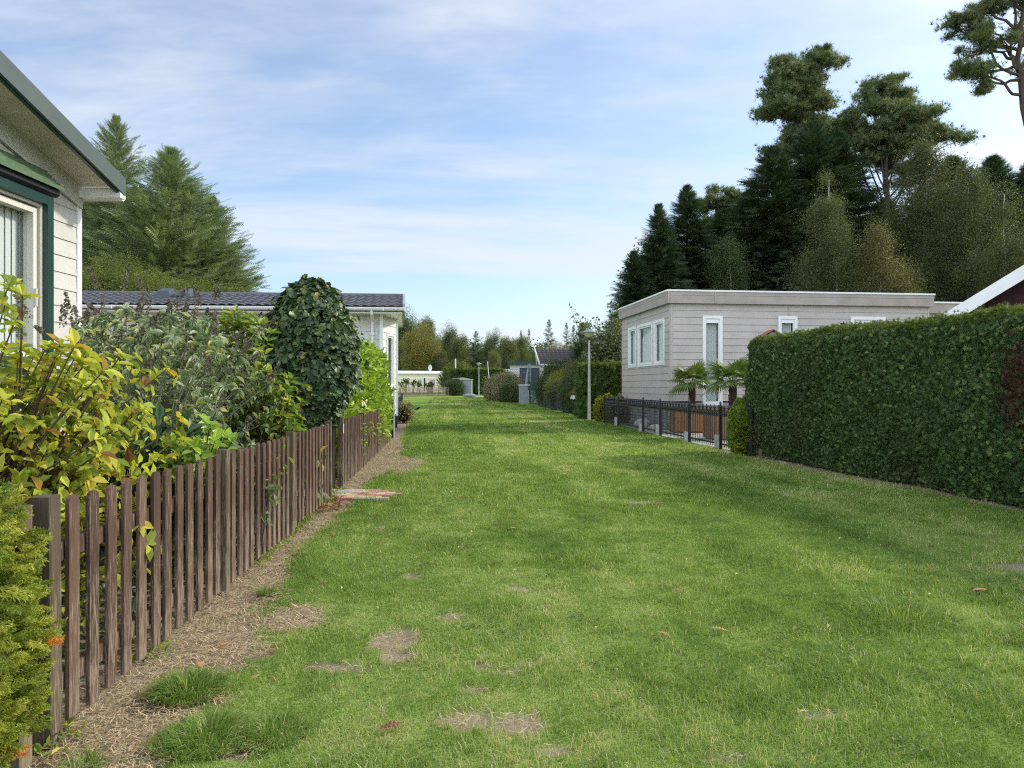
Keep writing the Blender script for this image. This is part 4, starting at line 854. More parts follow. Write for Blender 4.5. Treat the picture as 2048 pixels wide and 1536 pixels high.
def pine(limbs, trunkpts, trad, padn=170, S=.34, twigs=10):
    """limbs: list of (start index on trunk 0..1, end point, pad radius)"""
    tp_ = np.array(trunkpts, float); mb = MB(); n = len(tp_); tt = np.linspace(0, 1, n)
    fine = np.linspace(0, 1, 14); TPp = np.stack([np.interp(fine, tt, tp_[:, i]) for i in range(3)], -1); TPp[1:-1] += rng.normal(size=(12, 3)) * .05
    mb.tube(TPp, np.linspace(trad, trad * .3, 14), 8); P = []; D = []
    for f_, e, pr in limbs:
        s0 = np.array([np.interp(f_, tt, tp_[:, i]) for i in range(3)]); e = np.array(e, float); mid = s0 * .45 + e * .55 + [0, 0, -.12 * np.linalg.norm(e - s0)] + rng.normal(size=3) * .15
        q_ = np.linspace(0, 1, 8)[:, None]; cv = s0 * (1 - q_) ** 2 + 2 * mid * q_ * (1 - q_) + e * q_ ** 2; cv[1:-1] += rng.normal(size=(6, 3)) * .06; mb.tube(cv, np.linspace(trad * .32, .03, 8), 5)
        npd = max(6, int(pr * 9))
        for _ in range(npd):
            c_ = e + rng.normal(size=3) * [pr * .5, pr * .5, pr * .3]; lr = pr * (.2 + .2 * rng.random()); m_ = int(padn * lr * lr * 1.6 + 26)
            d = rdir(m_); p = c_ + rng.normal(size=(m_, 3)) * np.array([lr, lr, lr * .5]) * .72; P.append(p); D.append(d * [.9, .9, .6] + [0, 0, .4])
            mb.tube([cv[-3], (cv[-3] + c_) / 2 + rng.normal(size=3) * .1, c_], [.04, .025, .01], 4)
            for _k in range(twigs // 4): mb.tube([c_ - [0, 0, lr * .2], c_ + rng.normal(size=3) * lr * [.6, .6, .25]], [.012, .005], 3)
    P = np.concatenate(P); D = np.concatenate(D) + rng.normal(size=P.shape) * .35
    return (P, D, rng.normal(size=P.shape), S * (.7 + .6 * rng.random(len(P)))), mb
# ------------------------------------------------------------------ clipped hedges
def hedge(name, label, c0, c1, thick, h, mat, dens=1800, S=.075, side=1, T=T_SPRAY, cat='hedge', topm=True, core='core', rag=.035, bulge=.05, endbulge=.06, nz_amp=.05, wscale=1.0, group=None, hz1=None, tipm='hedge_tip', facedown=.15):
    """c0->c1 is the visible long face; side=+1 puts the thickness to the right of that direction"""
    c0, c1 = np.array(c0, float), np.array(c1, float); L = np.linalg.norm(c1 - c0); u = (c1 - c0) / L; n_in = np.array([u[1], -u[0]]) * side; out_ = -n_in
    h1 = h if hz1 is None else hz1; hz = lambda s_: h + (h1 - h) * s_ / L
    root = thing(name, (*((c0 + c1) / 2 + n_in * thick / 2), 0), label, cat, group)
    r = min(.14, thick * .3)
    def disp(a, b): return (fbm(a * 1.3 + 3, b * 1.3, 91) - .5) * 2 * nz_amp + (fbm(a * 5, b * 5, 92) - .5) * nz_amp
    P = []; D = []; N = []; tp = []
    def put_(p, n_, dn, istop): P.append(p); D.append(dn); N.append(n_); tp.append(istop)
    for kind in ('front', 'back', 'top', 'end0', 'end1'):
        if kind in ('front', 'back'): A_ = L * h; m_ = int(A_ * dens * (1 if kind == 'front' else .25))
        elif kind == 'top': m_ = int(L * thick * dens * .9)
        else: m_ = int(thick * h * dens)
        a = rng.random(m_); b = rng.random(m_)
        if kind in ('front', 'back'):
            s_ = a * L; z_ = b ** .95 * hz(s_); dd = disp(s_, z_) + bulge * np.sin(np.pi * np.clip(z_ / hz(s_), 0, 1)) - np.clip((z_ - hz(s_) + r) / r, 0, 1) ** 2 * r * .8
            ee = np.minimum(s_, L - s_); dd = dd - np.clip((r - ee) / r, 0, 1) ** 2 * r * .8
            o_ = out_ if kind == 'front' else n_in; base = c0 if kind == 'front' else c0 + n_in * thick
            p = np.concatenate([base + u * s_[:, None] + o_ * dd[:, None], z_[:, None]], 1); nn = np.array([*o_, 0.]); dz_ = [0, 0, .75]
        elif kind == 'top':
            s_ = a * L; w_ = b * thick; ed = np.minimum(np.minimum(w_, thick - w_), np.minimum(s_, L - s_)); z_ = hz(s_) + disp(s_, w_ + 7) * .7 - np.clip((r - ed) / r, 0, 1) ** 2 * r * .7
            p = np.concatenate([c0 + u * s_[:, None] + n_in * w_[:, None], z_[:, None]], 1); nn = np.array([0, 0, 1.]); dz_ = [*(out_ * .6), .3]
        else:
            w_ = a * thick; z_ = b * hz(0 if kind == 'end0' else L); dd = disp(w_ + 31, z_) + endbulge * np.sin(np.pi * np.clip(z_ / h, 0, 1)) - np.clip((r - np.minimum(w_, thick - w_)) / r, 0, 1) ** 2 * r * .8 - np.clip((z_ - h + r) / r, 0, 1) ** 2 * r * .8
            o_ = -u if kind == 'end0' else u; base = c0 if kind == 'end0' else c1
            p = np.concatenate([base + n_in * w_[:, None] + o_ * dd[:, None], z_[:, None]], 1); nn = np.array([*o_, 0.]); dz_ = [0, 0, .75]
        rv = rng.normal(size=(m_, 3)); p = p + nn * (rng.normal(size=(m_, 1)) * rag * .7)
        nv = np.broadcast_to(nn, (m_, 3)) * .7 + rv * .45; dv = np.broadcast_to(np.array(dz_, float), (m_, 3)) + rng.normal(size=(m_, 3)) * .55 + nn * .35
        dv[:, 2] -= facedown * (kind not in ('top',))
        put_(p, nv, dv, np.full(m_, 1.0 if kind == 'top' else 0.0) + (kind != 'top') * np.clip((p[:, 2] - hz(0) + .14) / .12, 0, 1) * .6)
    P = np.concatenate(P); D = np.concatenate(D); N = np.concatenate(N); tp = np.concatenate(tp)
    sz = S * (.65 + .7 * rng.random(len(P))); istip = rng.random(len(P)) < tp * .75
    if not topm: istip[:] = False
    scatter('foliage', P[~istip], D[~istip], N[~istip], sz[~istip], T, M[mat], root, wscale=wscale)
    if istip.any(): scatter('new_growth', P[istip] + [0, 0, .01], D[istip], N[istip], sz[istip], T, M[tipm], root, wscale=wscale)
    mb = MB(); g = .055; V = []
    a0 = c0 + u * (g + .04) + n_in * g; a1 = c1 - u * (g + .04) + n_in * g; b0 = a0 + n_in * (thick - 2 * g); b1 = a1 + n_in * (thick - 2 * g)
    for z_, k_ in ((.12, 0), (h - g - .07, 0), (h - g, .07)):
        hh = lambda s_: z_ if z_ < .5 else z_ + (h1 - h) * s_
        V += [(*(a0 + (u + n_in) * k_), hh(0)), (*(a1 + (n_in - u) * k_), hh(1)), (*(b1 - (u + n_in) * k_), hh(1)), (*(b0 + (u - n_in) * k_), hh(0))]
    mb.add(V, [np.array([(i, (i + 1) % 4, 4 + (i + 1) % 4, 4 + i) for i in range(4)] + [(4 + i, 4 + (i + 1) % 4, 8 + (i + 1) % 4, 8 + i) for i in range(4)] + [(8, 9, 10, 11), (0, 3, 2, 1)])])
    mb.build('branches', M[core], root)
    st = MB(); n = int(L / .45)
    for k in range(n):
        c_ = c0 + u * (k + .5) * L / n + n_in * (thick * .45 + .05 * rng.normal()); st.tube([(c_[0], c_[1], -.03), (c_[0] + .03 * rng.normal(), c_[1], .3)], [.03, .022], 5)
    st.build('stem', M['bark'], root)
    return root
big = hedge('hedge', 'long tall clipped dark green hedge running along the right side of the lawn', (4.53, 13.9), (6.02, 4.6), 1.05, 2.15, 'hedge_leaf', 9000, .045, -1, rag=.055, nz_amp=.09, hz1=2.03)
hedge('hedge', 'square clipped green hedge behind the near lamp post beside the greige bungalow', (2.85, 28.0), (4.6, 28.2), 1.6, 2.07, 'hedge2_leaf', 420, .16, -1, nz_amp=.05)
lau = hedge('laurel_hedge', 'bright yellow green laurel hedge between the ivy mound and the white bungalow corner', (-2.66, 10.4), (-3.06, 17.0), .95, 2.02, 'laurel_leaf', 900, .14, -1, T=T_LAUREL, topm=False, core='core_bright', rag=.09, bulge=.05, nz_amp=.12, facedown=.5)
hedge('hedge', 'long tall dark green hedge at the far end of the lawn behind the grey shed', (-9.2, 100), (-1.3, 100), 1.5, 3.3, 'hedge2_leaf', 60, .5, -1, nz_amp=.1)
n = 2600; p_y = 7.55 + rng.normal(size=n) * .16; p_z = 1.25 + rng.normal(size=n) * .2; P = np.stack([hedge_x(p_y) - .07 - .03 * rng.random(n), p_y, p_z], -1); WL[big] = np.array([*big.location])
scatter('dead_foliage', P, rng.normal(size=P.shape) * .5 + [-.35, 0, .6], rng.normal(size=P.shape) * .45 + [-.7, 0, 0],   .045 * (.65 + .7 * rng.random(n)), T_SPRAY, pbr('dead_foliage', (.13, .075, .05), .8, .1, tintvar=.6), big)
# small bright shrub at the end of the tall hedge
def leafy_mound(name, label, c, r, mat, T, S, n, cat='shrub', core='core', group=None, stems=12, z0=0., upd=.4, shell=.3, lump=.25, parent=None, sm='stem', wscale=None):
    """c = centre, r = radii; irregular surface built from lumps plus dark twiggy inside"""
    root = thing(name, (c[0], c[1], z0), label, cat, group)
    d = rdir(n); f_ = 1 + lump * (fbm(d[:, 0] * 2.2 + c[0], d[:, 1] * 2.2 + d[:, 2] * 2.7, 61) - .5) * 2; k = (1 - shell * rng.random(n) ** 1.5) * f_
    P = np.array(c) + d * np.array(r) * k[:, None]; m_ = P[:, 2] > z0 + .02; P, d = P[m_], d[m_]
    D = d + [0, 0, upd] + rng.normal(size=P.shape) * .5; N = d * .5 + [0, 0, .6] + rng.normal(size=P.shape) * .4
    scatter('foliage', P, D, N, S * (.6 + .7 * rng.random(len(P))), T, M[mat], root, wscale=wscale)
    if core:
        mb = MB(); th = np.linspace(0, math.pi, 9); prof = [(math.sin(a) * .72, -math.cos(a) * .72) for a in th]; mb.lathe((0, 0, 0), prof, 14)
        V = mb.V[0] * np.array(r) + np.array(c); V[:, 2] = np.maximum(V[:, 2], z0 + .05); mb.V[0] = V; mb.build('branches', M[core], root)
    mb = MB()
    for _ in range(stems):
        q_ = np.array(c) + rdir(1)[0] * np.array(r) * .8; q_[2] = max(q_[2], z0 + r[2] * .5); b_ = np.array([c[0] + rng.normal() * r[0] * .15, c[1] + rng.normal() * r[1] * .15, z0 - .03]); mb.tube([b_, (b_ + q_) / 2 + rng.normal(size=3) * .05 * r[0], q_], [.025 * r[2] + .004, .015 * r[2] + .003, .004], 5)
    mb.build('stem', M[sm], root)
    return root
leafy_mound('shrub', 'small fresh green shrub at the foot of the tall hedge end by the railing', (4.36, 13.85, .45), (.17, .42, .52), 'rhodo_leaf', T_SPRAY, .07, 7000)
# ------------------------------------------------------------------ ivy column over the gate
iv = thing('ivy_clad_arch', (-2.5, 9.15, 0), 'round topped column of dark glossy ivy rising above the picket fence at the gate', 'ivy')
n = 13500; d = rdir(n); cz = 1.75; th = np.arctan2(d[:, 1], d[:, 0])
z_ = rng.random(n) ** .9 * 2.62; rad = np.interp(z_, [0, .5, .9, 1.4, 1.9, 2.2, 2.45, 2.56, 2.64], [.2, .23, .34, .54, .58, .51, .35, .2, .04]); th = rng.random(n) * 6.283
rad = rad * (1 + .30 * (fbm(th * 1.6 + 5, z_ * 2.2, 12) - .5) * 2 + .22 * (fbm(th * 4 + 5, z_ * 6, 13, 2) - .5)) * (1 - .25 * rng.random(n) ** 2) * (1 + .35 * (rng.random(n) < .05) * rng.random(n)); z_ = z_ + .10 * (fbm(th * 2, th * 0 + 2., 14) - .5) * (z_ > 1.9); sh = np.interp(z_, [0, .8, 1.2, 2.6], [-.10, -.07, 0, .0])
P = np.stack([-2.52 + sh + rad * np.cos(th), 9.15 + rad * .85 * np.sin(th), z_], -1); o_ = np.stack([np.cos(th), np.sin(th), np.clip((z_ - 2.0) * 1.8, 0, 3)], -1)
scatter('leaves', P, np.array([0, 0, -.8]) + o_ * .45 + rng.normal(size=P.shape) * .45, o_ + [0, 0, .5] + rng.normal(size=P.shape) * .45, .067 * (.45 + 1.0 * rng.random(n)), T_IVY, M['ivy_leaf'], iv)
mb = MB(); mb.lathe((-2.50, 9.15, 0), [(.1, 0), (.12, .5), (.2, .9), (.4, 1.4), (.43, 1.9), (.34, 2.2), (.2, 2.4), (.01, 2.45)], 18); mb.build('branches', M['core'], iv, True)
mb = MB()
for x_ in (-2.8, -2.25): mb.tube([(x_, 9.1, 0), (x_ + .02, 9.12, 1.2), (x_, 9.15, 2.1)], [.03, .022, .01], 6)
mb.build('stem', M['stem'], iv)
# ------------------------------------------------------------------ garden shrubs behind the picket fence
def shoots(root, base, tips, T, S, per, mat, sm='stem', frac=.4, r0=.010, drop=0.1, tipspread=1.0, bow=.15, wscale=None, jit=.5):
    P = []; D = []; N = []; mb = MB()
    for tpt in tips:
        b_ = np.array(base) + np.append(rng.normal(size=2) * .12, 0); tpt = np.array(tpt); mid = (b_ + tpt) / 2 + np.array([(tpt[0] - b_[0]) * -bow, (tpt[1] - b_[1]) * -bow, .12]) + rng.normal(size=3) * .05
        q_ = np.linspace(0, 1, 6)[:, None]; cv = b_ * (1 - q_) ** 2 + 2 * mid * q_ * (1 - q_) + tpt * q_ ** 2; mb.tube(cv, np.linspace(r0, .003, 6), 4, caps=False); ax = unit(cv[-1] - cv[-2])
        s_ = 1 - frac * rng.random(per) ** 1.4; s_[: max(3, per // 3)] = 1.0; p = b_ * (1 - s_[:, None]) ** 2 + 2 * mid * (s_ * (1 - s_))[:, None] + tpt * (s_ ** 2)[:, None]
        a = np.arange(per) * 2.4 + rng.random(); e1 = unit(np.cross(ax, [.3, .2, .9])); e2 = np.cross(ax, e1)
        dd = e1 * np.cos(a)[:, None] + e2 * np.sin(a)[:, None] + ax * (.55 * tipspread) + rng.normal(size=(per, 3)) * .2 * jit * 2 + [0, 0, -drop]
        P.append(p); D.append(dd); N.append(np.broadcast_to(ax, dd.shape) + [0, 0, .5] + rng.normal(size=dd.shape) * .25)
    P = np.concatenate(P); D = np.concatenate(D); N = np.concatenate(N)
    return P, D, N, S * (.55 + .65 * rng.random(len(P))), mb
# magnolia-like shrub
mg = thing('magnolia_shrub', (-2.75, 3.55, 0), 'large leaved yellow green shrub turning autumn colours behind the nearest pickets', 'shrub')
tips = []
while len(tips) < 400:
    c = rng.normal(size=3) * [.50, .36, .40] + [-2.62, 3.55, .98]
    if c[0] < fence_x(c[1]) - .04 and .25 < c[2] < 1.52 and np.sum(((c - [-2.62, 3.55, .98]) / [1.0, .8, .8]) ** 2) < 1.2: tips.append(c)
for a_, b_, Yd in ((18, 570, 3.1), (45, 590, 3.15), (10, 610, 3.1), (30, 640, 3.15), (120, 690, 3.3), (160, 720, 3.4), (90, 700, 3.3), (215, 745, 3.6), (185, 770, 3.5), (150, 690, 3.3), (255, 920, 3.7), (235, 880, 3.7)): tips.append(at(a_, b_, Yd))
tips = [np.asarray(q_) for q_ in tips if not (q_[2] > 1.46 and q_[0] / q_[1] > -.53)] + [at(120, 700, 3.3), at(165, 735, 3.4), at(212, 770, 3.6)]
P, D, N, S_, mb = shoots(mg, (-2.7, 3.5, 0), tips, T_OVAL, .080, 14, '', frac=.28, r0=.012, drop=.15)
k = 3400; q_ = rng.normal(size=(k, 3)) * [.46, .34, .36] + [-2.66, 3.6, .85]; q_ = q_[(q_[:, 0] < fence_x(q_[:, 1]) - .1) & (q_[:, 2] > .12) & (q_[:, 2] < 1.45)]; k = len(q_)
P = np.concatenate([P, q_]); D = np.concatenate([D, rng.normal(size=(k, 3)) + [.2, -.2, .3]]); N = np.concatenate([N, rng.normal(size=(k, 3)) * .6 + [.2, 0, .9]]); S_ = np.concatenate([S_, .07 * (.5 + .7 * rng.random(k))])
scatter('leaves', P, D, N, S_, T_OVAL, M['magnolia_leaf'], mg); mb.build('stem', M['stem'], mg)
# second magnolia spray coming through the slats
tips = [(-1.74, 3.35, .66), (-1.72, 3.42, .55), (-1.80, 3.3, .45), (-1.86, 3.6, .7), (-1.86, 3.2, .3), (-1.88, 2.95, .5), (-1.9, 3.1, .78)]
P, D, N, S_, mb = shoots(mg, (-2.2, 3.4, .2), tips, T_OVAL, .085, 9, '', frac=.2, r0=.006); o2 = scatter('low_leaves', P, D, N, S_, T_OVAL, M['magnolia_leaf'], mg); mb.build('stem', M['stem'], mg)
# buddleja
bd = thing('buddleja', (-3.3, 6.2, 0), 'grey green buddleja with faded brown flower spikes in front of the reed screen', 'shrub')
tips = []
for _ in range(230):
    px_ = rng.uniform(150, 545); py_ = rng.uniform(640, 900) if _ < 130 else np.interp(px_, [150, 230, 400, 540], [650, 612, 640, 760]) + abs(rng.normal()) * 45; Y_ = rng.uniform(4.9, 6.9); q_ = at(px_, py_, Y_)
    if q_[0] < fence_x(Y_) - .15: tips.append(q_)
P, D, N, S_, mb = shoots(bd, (-3.2, 6.1, 0), tips, T_LANCE, .085, 34, '', frac=.55, r0=.011, drop=.35, tipspread=.5, bow=.25)
scatter('leaves', P, D, N, S_, T_LANCE, M['buddleja_leaf'], bd); mb.build('stem', M['greystem'], bd)
SP = []; SD = []; SN = []; SS = []
top = [q_ for q_ in tips if rng.random() < .42]
top += [at(a_, b_, 5.2) for a_, b_ in ((195, 575), (245, 590), (300, 610), (345, 612), (395, 612), (430, 600), (140, 632), (125, 650), (62, 640), (40, 668), (170, 640), (330, 640), (360, 650), (275, 632), (90, 665))]
for q_ in top:
    ax = unit(q_ - np.array([-3.2, 6.1, .3]) + rng.normal(size=3) * .5); L_n = .12 + .12 * rng.random(); m_ = 110; s_ = rng.random(m_); rr = .017 * (1 - s_ * .8); e = rdir(m_)
    SP.append(q_ + ax * (s_ * L_n)[:, None] + e * rr[:, None]); SD.append(e + ax * .4); SN.append(rdir(m_)); SS.append(np.full(m_, .016))
scatter('flower_spike', np.concatenate(SP), np.concatenate(SD), np.concatenate(SN), np.concatenate(SS), T_ROUND, M['spike'], bd)
# bright rhododendron-like shrubs
def rhodo(name, label, base, spots, T=T_OVAL, S=.1, per=12, mat='rhodo_leaf'):
    r_ = thing(name, base, label, 'shrub'); tips = []
    for (px_, py_, Y_, sx_, sz_, k_) in spots:
        for _ in range(k_): q_ = at(px_ + rng.normal() * sx_, py_ + rng.normal() * sz_, Y_ + rng.normal() * .2); q_[0] = min(q_[0], fence_x(q_[1]) - .06 + .1 * (rng.random() < .1)); q_[2] = max(q_[2], .1); tips.append(q_)
    P, D, N, S_, mb = shoots(r_, base, tips, T, S, per, '', frac=.3, r0=.01, drop=.0); scatter('leaves', P, D, N, S_, T, M[mat], r_); mb.build('stem', M['stem'], r_); return r_
rhodo('evergreen_shrub', 'tall bright green shrub with leaf rosettes left of the ivy column', (-2.95, 7.6, 0), [(485, 655, 7.2, 30, 12, 26), (470, 700, 7.2, 26, 26, 26), (490, 760, 7.2, 30, 20, 22), (450, 640, 7.1, 22, 10, 12)], per=14, S=.105)
rhodo('evergreen_shrub', 'lower yellow green shrub spreading toward the fence below the ivy column', (-2.6, 6.9, 0), [(540, 770, 6.8, 32, 14, 26), (500, 810, 6.7, 40, 22, 22), (570, 830, 6.9, 26, 20, 26), (590, 860, 7.0, 16, 12, 10)], per=13, S=.095)
rhodo('leafy_shrub', 'small pale green shrub looking over the tops of the nearer pickets', (-2.25, 5.0, 0), [(360, 890, 4.6, 36, 10, 12), (400, 905, 4.7, 28, 10, 12), (430, 880, 4.9, 20, 12, 8)], per=10, S=.085, mat='laurel_leaf')
leafy_mound('dark_leaved_shrub', 'dark glossy shrub low behind the pickets under the buddleja', (-2.6, 5.2, .5), (.62, .9, .55), 'dark_leaf', T_OVAL, .11, 1900, shell=.5, lump=.3)
leafy_mound('dark_leaved_shrub', 'dark leafy shrub low behind the pickets before the ivy column', (-2.75, 7.3, .5), (.55, .9, .5), 'dark_leaf', T_OVAL, .09, 2100, shell=.5, lump=.3)
# fence climbers
def climber(label, pts, mat='laurel_leaf', S=.07, k=8, T=T_OVAL):
    r_ = thing('climbing_plant', (*pts[0][:2], 0), label, 'climbing plant', None); P = []
    for p in pts: mb = MB(); mb.tube([(p[0] - .05, p[1] + .05, 0), (p[0] - .01, p[1], p[2] * .6), tuple(p)], .003, 4); mb.build('stem', M['stem'], r_)
    for p in pts: P.append(np.array(p) + rng.normal(size=(k, 3)) * [.02, .06, .07])
    P = np.concatenate(P); scatter('leaves', P, rng.normal(size=P.shape) + [.4, -.3, .1], rng.normal(size=P.shape) * .5 + [.6, -.6, .5], S * (.6 + .6 * rng.random(len(P))), T, M[mat], r_)
fx = lambda y_, o_=.05: float(fence_x(y_)) + o_
climber('pale leaves poking through the pickets of the far fence section', [(fx(11.2), 11.2, .62), (fx(11.6), 11.6, .68), (fx(11.4), 11.4, .35), (fx(12.4), 12.4, .55), (fx(12.2), 12.2, .48), (fx(13.6), 13.6, .6), (fx(14.2), 14.2, .5), (fx(15), 15, .55)], k=11)
climber('yellowish leaves poking through the second bay of pickets', [(fx(5.75), 5.75, .72), (fx(5.95), 5.95, .62), (fx(5.6), 5.6, .55)], 'rhodo_leaf', .075, 6, T_LANCE)
climber('grey green leaves hanging over the pickets of the second bay', [(fx(5.5), 5.5, .5), (fx(5.4), 5.4, .42), (fx(7.6), 7.6, .55), (fx(7.5), 7.5, .3)], 'buddleja_leaf', .1, 6, T_LANCE)
# thuja at the near post
tj = thing('thuja_shrub', (-1.86, 2.3, 0), 'yellow green thuja with orange tips spilling over the first fence post', 'shrub')
n = 2600; d = rdir(n); z_ = rng.random(n) * 1.06; c_x = np.interp(z_, [0, .3, .6, .9, 1.06], [-1.93, -1.89, -1.90, -1.93, -1.98]); rad = np.interp(z_, [0, .15, .5, .8, 1.0, 1.08], [.2, .27, .31, .27, .18, .05]) * (.8 + .45 * (fbm(z_ * 4, d[:, 0] * 2 + 4, 19))); th = rng.random(n) * 6.283; rad = rad * 1.06
rad = rad * (1 - .35 * rng.random(n) ** 1.5); P = np.stack([c_x + rad * np.cos(th), 2.27 + rad * np.sin(th) * .8, z_], -1); o_ = np.stack([np.cos(th), np.sin(th), .25 + 0 * th], -1)
patch = (fbm(P[:, 0] * 22, P[:, 2] * 22, 44, 2) > .70) * .3
scatter('foliage', P, o_ + rng.normal(size=P.shape) * .45 + [0, 0, -.05], o_ * .3 + rng.normal(size=P.shape) * .5 + [0, 0, .8], .095 * (.6 + .7 * rng.random(n)), T_FERN, M['thuja_leaf'], tj, np.clip(rng.random(n) * .78 + patch * rng.random(n) * 1.6, 0, 1))
mb = MB()
for _ in range(26):
    a_ = rng.random() * 6.283; z1_ = .25 + .75 * rng.random(); e = np.array([-1.9 + .26 * math.cos(a_), 2.27 + .22 * math.sin(a_), z1_]); mb.tube([(-1.93, 2.3, z1_ * .35), (np.array([-1.93, 2.3, z1_ * .7]) + e) / 2, e], [.009, .006, .002], 4)
mb.tube([(-1.93, 2.3, -.05), (-1.95, 2.3, .5), (-1.95, 2.3, .95)], [.025, .018, .005], 6); mb.build('stem', M['stem'], tj)
# low plants behind the fence
n = 9000; y = rng.uniform(2.6, 17, n); x = fence_x(y) - .1 - rng.random(n) * 1.1; P = np.stack([x, y, .03 + .3 * rng.random(n) ** 2], -1); k = vnoise(x * 1.3, y * 1.3, 5) > .3; P = P[k]
tag(scatter('ground_cover', P, rdir(len(P)) + [0, 0, .3], rng.normal(size=P.shape) * .4 + [0, 0, 1], .055 * (.5 + rng.random(len(P))), T_OVAL, M['dark_leaf']), 'low dark leafy plants growing on the soil behind the picket fence', 'ground cover', kind='stuff')
n = 1800; y = rng.uniform(2.5, 9, n); x = fence_x(y) + .05 * rng.normal(size=n) + .02; P = np.stack([x, y, .01 + .03 * rng.random(n)], -1); k = vnoise(x * 3, y * 2.3, 15) > .5; P = P[k]
tag(scatter('weeds', P, rdir(len(P)) + [0, 0, .4], rng.normal(size=P.shape) * .4 + [0, 0, 1], .028 * (.5 + rng.random(len(P))), T_OVAL, M['rhodo_leaf']), 'small green weeds sprouting along the foot of the pickets', 'weeds', kind='stuff')

n = 220; cx_ = rng.uniform(-1.4, 4.2, n); cy_ = rng.uniform(2.3, 12, n); k = (dirt(cx_, cy_) < .3) & inlawn(cx_, cy_, .1); cx_, cy_ = cx_[k], cy_[k]; m_ = 26; P = np.stack([np.repeat(cx_, m_), np.repeat(cy_, m_), 0 * np.repeat(cx_, m_)], -1); P += rng.normal(size=P.shape) * [.045, .045, 0]; P[:, 2] = zg(P[:, 0], P[:, 1]) + .018 + .014 * rng.random(len(P))
tag(scatter('clover', P, rng.normal(size=P.shape) * [1, 1, .15], rng.normal(size=P.shape) * .3 + [0, 0, 1], .014 * (.6 + .7 * rng.random(len(P))), T_ROUND, M['hedge_tip']), 'small clover and weed leaves growing low in the lawn', 'clover', kind='stuff')
# ------------------------------------------------------------------ palms and planters
def planter(x0, x1, y0, y1, h, label):
    r_ = thing('planter', ((x0 + x1) / 2, y0, 0), label, 'planter'); mb = MB()
    for k in range(int((x1 - x0) / .1)):
        a = x0 + k * .1; mb.box(a, a + .094, y0, y0 + .03, .02, h, rng.random()); mb.box(a, a + .094, y1 - .03, y1, .02, h, rng.random())
    for k in range(int((y1 - y0 - .07) / .1)):
        a = y0 + .033 + k * .1; mb.box(x0, x0 + .03, a, a + .094, .02, h - .002, rng.random()); mb.box(x1 - .03, x1, a, a + .094, .02, h - .002, rng.random())
    mb.build('box', M['planter_wood'], r_); mb = MB(); mb.box(x0 - .02, x1 + .02, y0 - .025, y0 + .05, h, h + .03); mb.box(x0 - .02, x1 + .02, y1 - .05, y1 + .025, h, h + .03); mb.box(x0 - .02, x0 + .05, y0 + .05, y1 - .05, h, h + .03); mb.box(x1 - .05, x1 + .02, y0 + .05, y1 - .05, h, h + .03)
    mb.build('rim', M['planter_wood'], r_); mb = MB(); mb.box(x0 + .04, x1 - .04, y0 + .04, y1 - .04, .1, h - .05); mb.build('soil', M['plinth_dark'], r_); mb = MB(); mb.box(x0 - .008, x1 + .008, y0 - .012, y0 - .002, .05, .13); mb.build('base_rail', M['planter_wood'], r_)
    return r_
planter(4.45, 5.4, 19.75, 20.45, .66, 'orange brown slatted wooden planter box holding the left palm')
planter(4.75, 5.95, 17.25, 18.0, .72, 'nearer orange brown wooden planter box holding the right palm')
def palm(c, ht, label, nf_=15, R_=.46):
    r_ = thing('fan_palm', c, label, 'palm', 'two fan palms in front of the greige bungalow'); c = np.array(c, float); mb = MB(); z_ = np.linspace(0, ht, 12)
    mb.tube(np.stack([c[0] + .02 * np.sin(z_ * 4), c[1] + 0 * z_, c[2] + z_], -1), np.interp(z_, [0, ht * .7, ht], [.075, .095, .07]), 10)
    for _ in range(160):
        a = rng.random() * 6.283; zz = rng.random() * ht; d = np.array([math.cos(a), math.sin(a), .0]); p = c + d * .075 + [0, 0, zz]; mb.add([p + [0, 0, -.03], p + d * .03 + [0, 0, .07 * rng.random()], p + np.array([-d[1], d[0], 0]) * .03], [[(0, 1, 2)]])
    mb.build('trunk', M['palm_trunk'], r_); top = c + [0, 0, ht]
    for k in range(nf_):
        a = k * 2.4 + .4 * rng.random(); el = R(64 - 88 * (k / nf_)) ; d = np.array([math.cos(a) * math.cos(el), math.sin(a) * math.cos(el), math.sin(el)]); Lp = .26 + .14 * rng.random(); mb = MB()
        p1 = top + d * Lp * .5 + [0, 0, .02]; p2 = top + d * Lp - [0, 0, .02]; mb.tube([top - [0, 0, .05], p1, p2], [.012, .008, .006], 4, caps=False)
        s_ = unit(np.cross(d, [0, 0, 1])); up = np.cross(s_, d); n_s = 24; dr = .2 + .2 * rng.random() + .5 * max(0, k / nf_ - .6)
        for q_ in np.linspace(-1, 1, n_s):
            th = q_ * R(105); e = d * math.cos(th) + s_ * math.sin(th); w_ = .020; r1 = R_ * (.62 + .1 * rng.random()) * (1 - .18 * abs(q_)); r2 = R_ * (1 + .08 * rng.normal()) * (1 - .25 * abs(q_)); sd = unit(np.cross(e, up))
            a0 = p2 + e * .03; a1 = p2 + e * r1 * .55 + up * .02; a2 = p2 + e * r1 - np.array([0, 0, dr * .08]); a3 = p2 + e * r2 - np.array([0, 0, dr * .30])
            mb.add([a0, a1 + sd * w_ * .9 + up * .008, a1 - sd * w_ * .9 + up * .008, a2 + sd * w_, a2 - sd * w_, a3], [np.array([(1, 3, 4, 2)]), np.array([(0, 1, 2), (3, 5, 4)])], float(np.clip(rng.random() * .7 + .4 * (k / nf_ > .8), 0, 1)))
        mb.build('frond', M['palm_leaf'], r_)
palm((4.98, 20.1, .64), .74, 'left hand fan palm with hairy trunk, standing before the window of the greige bungalow', R_=.50)
palm((5.36, 17.65, .72), .70, 'right hand fan palm with hairy trunk, next to the tall hedge end', R_=.56)
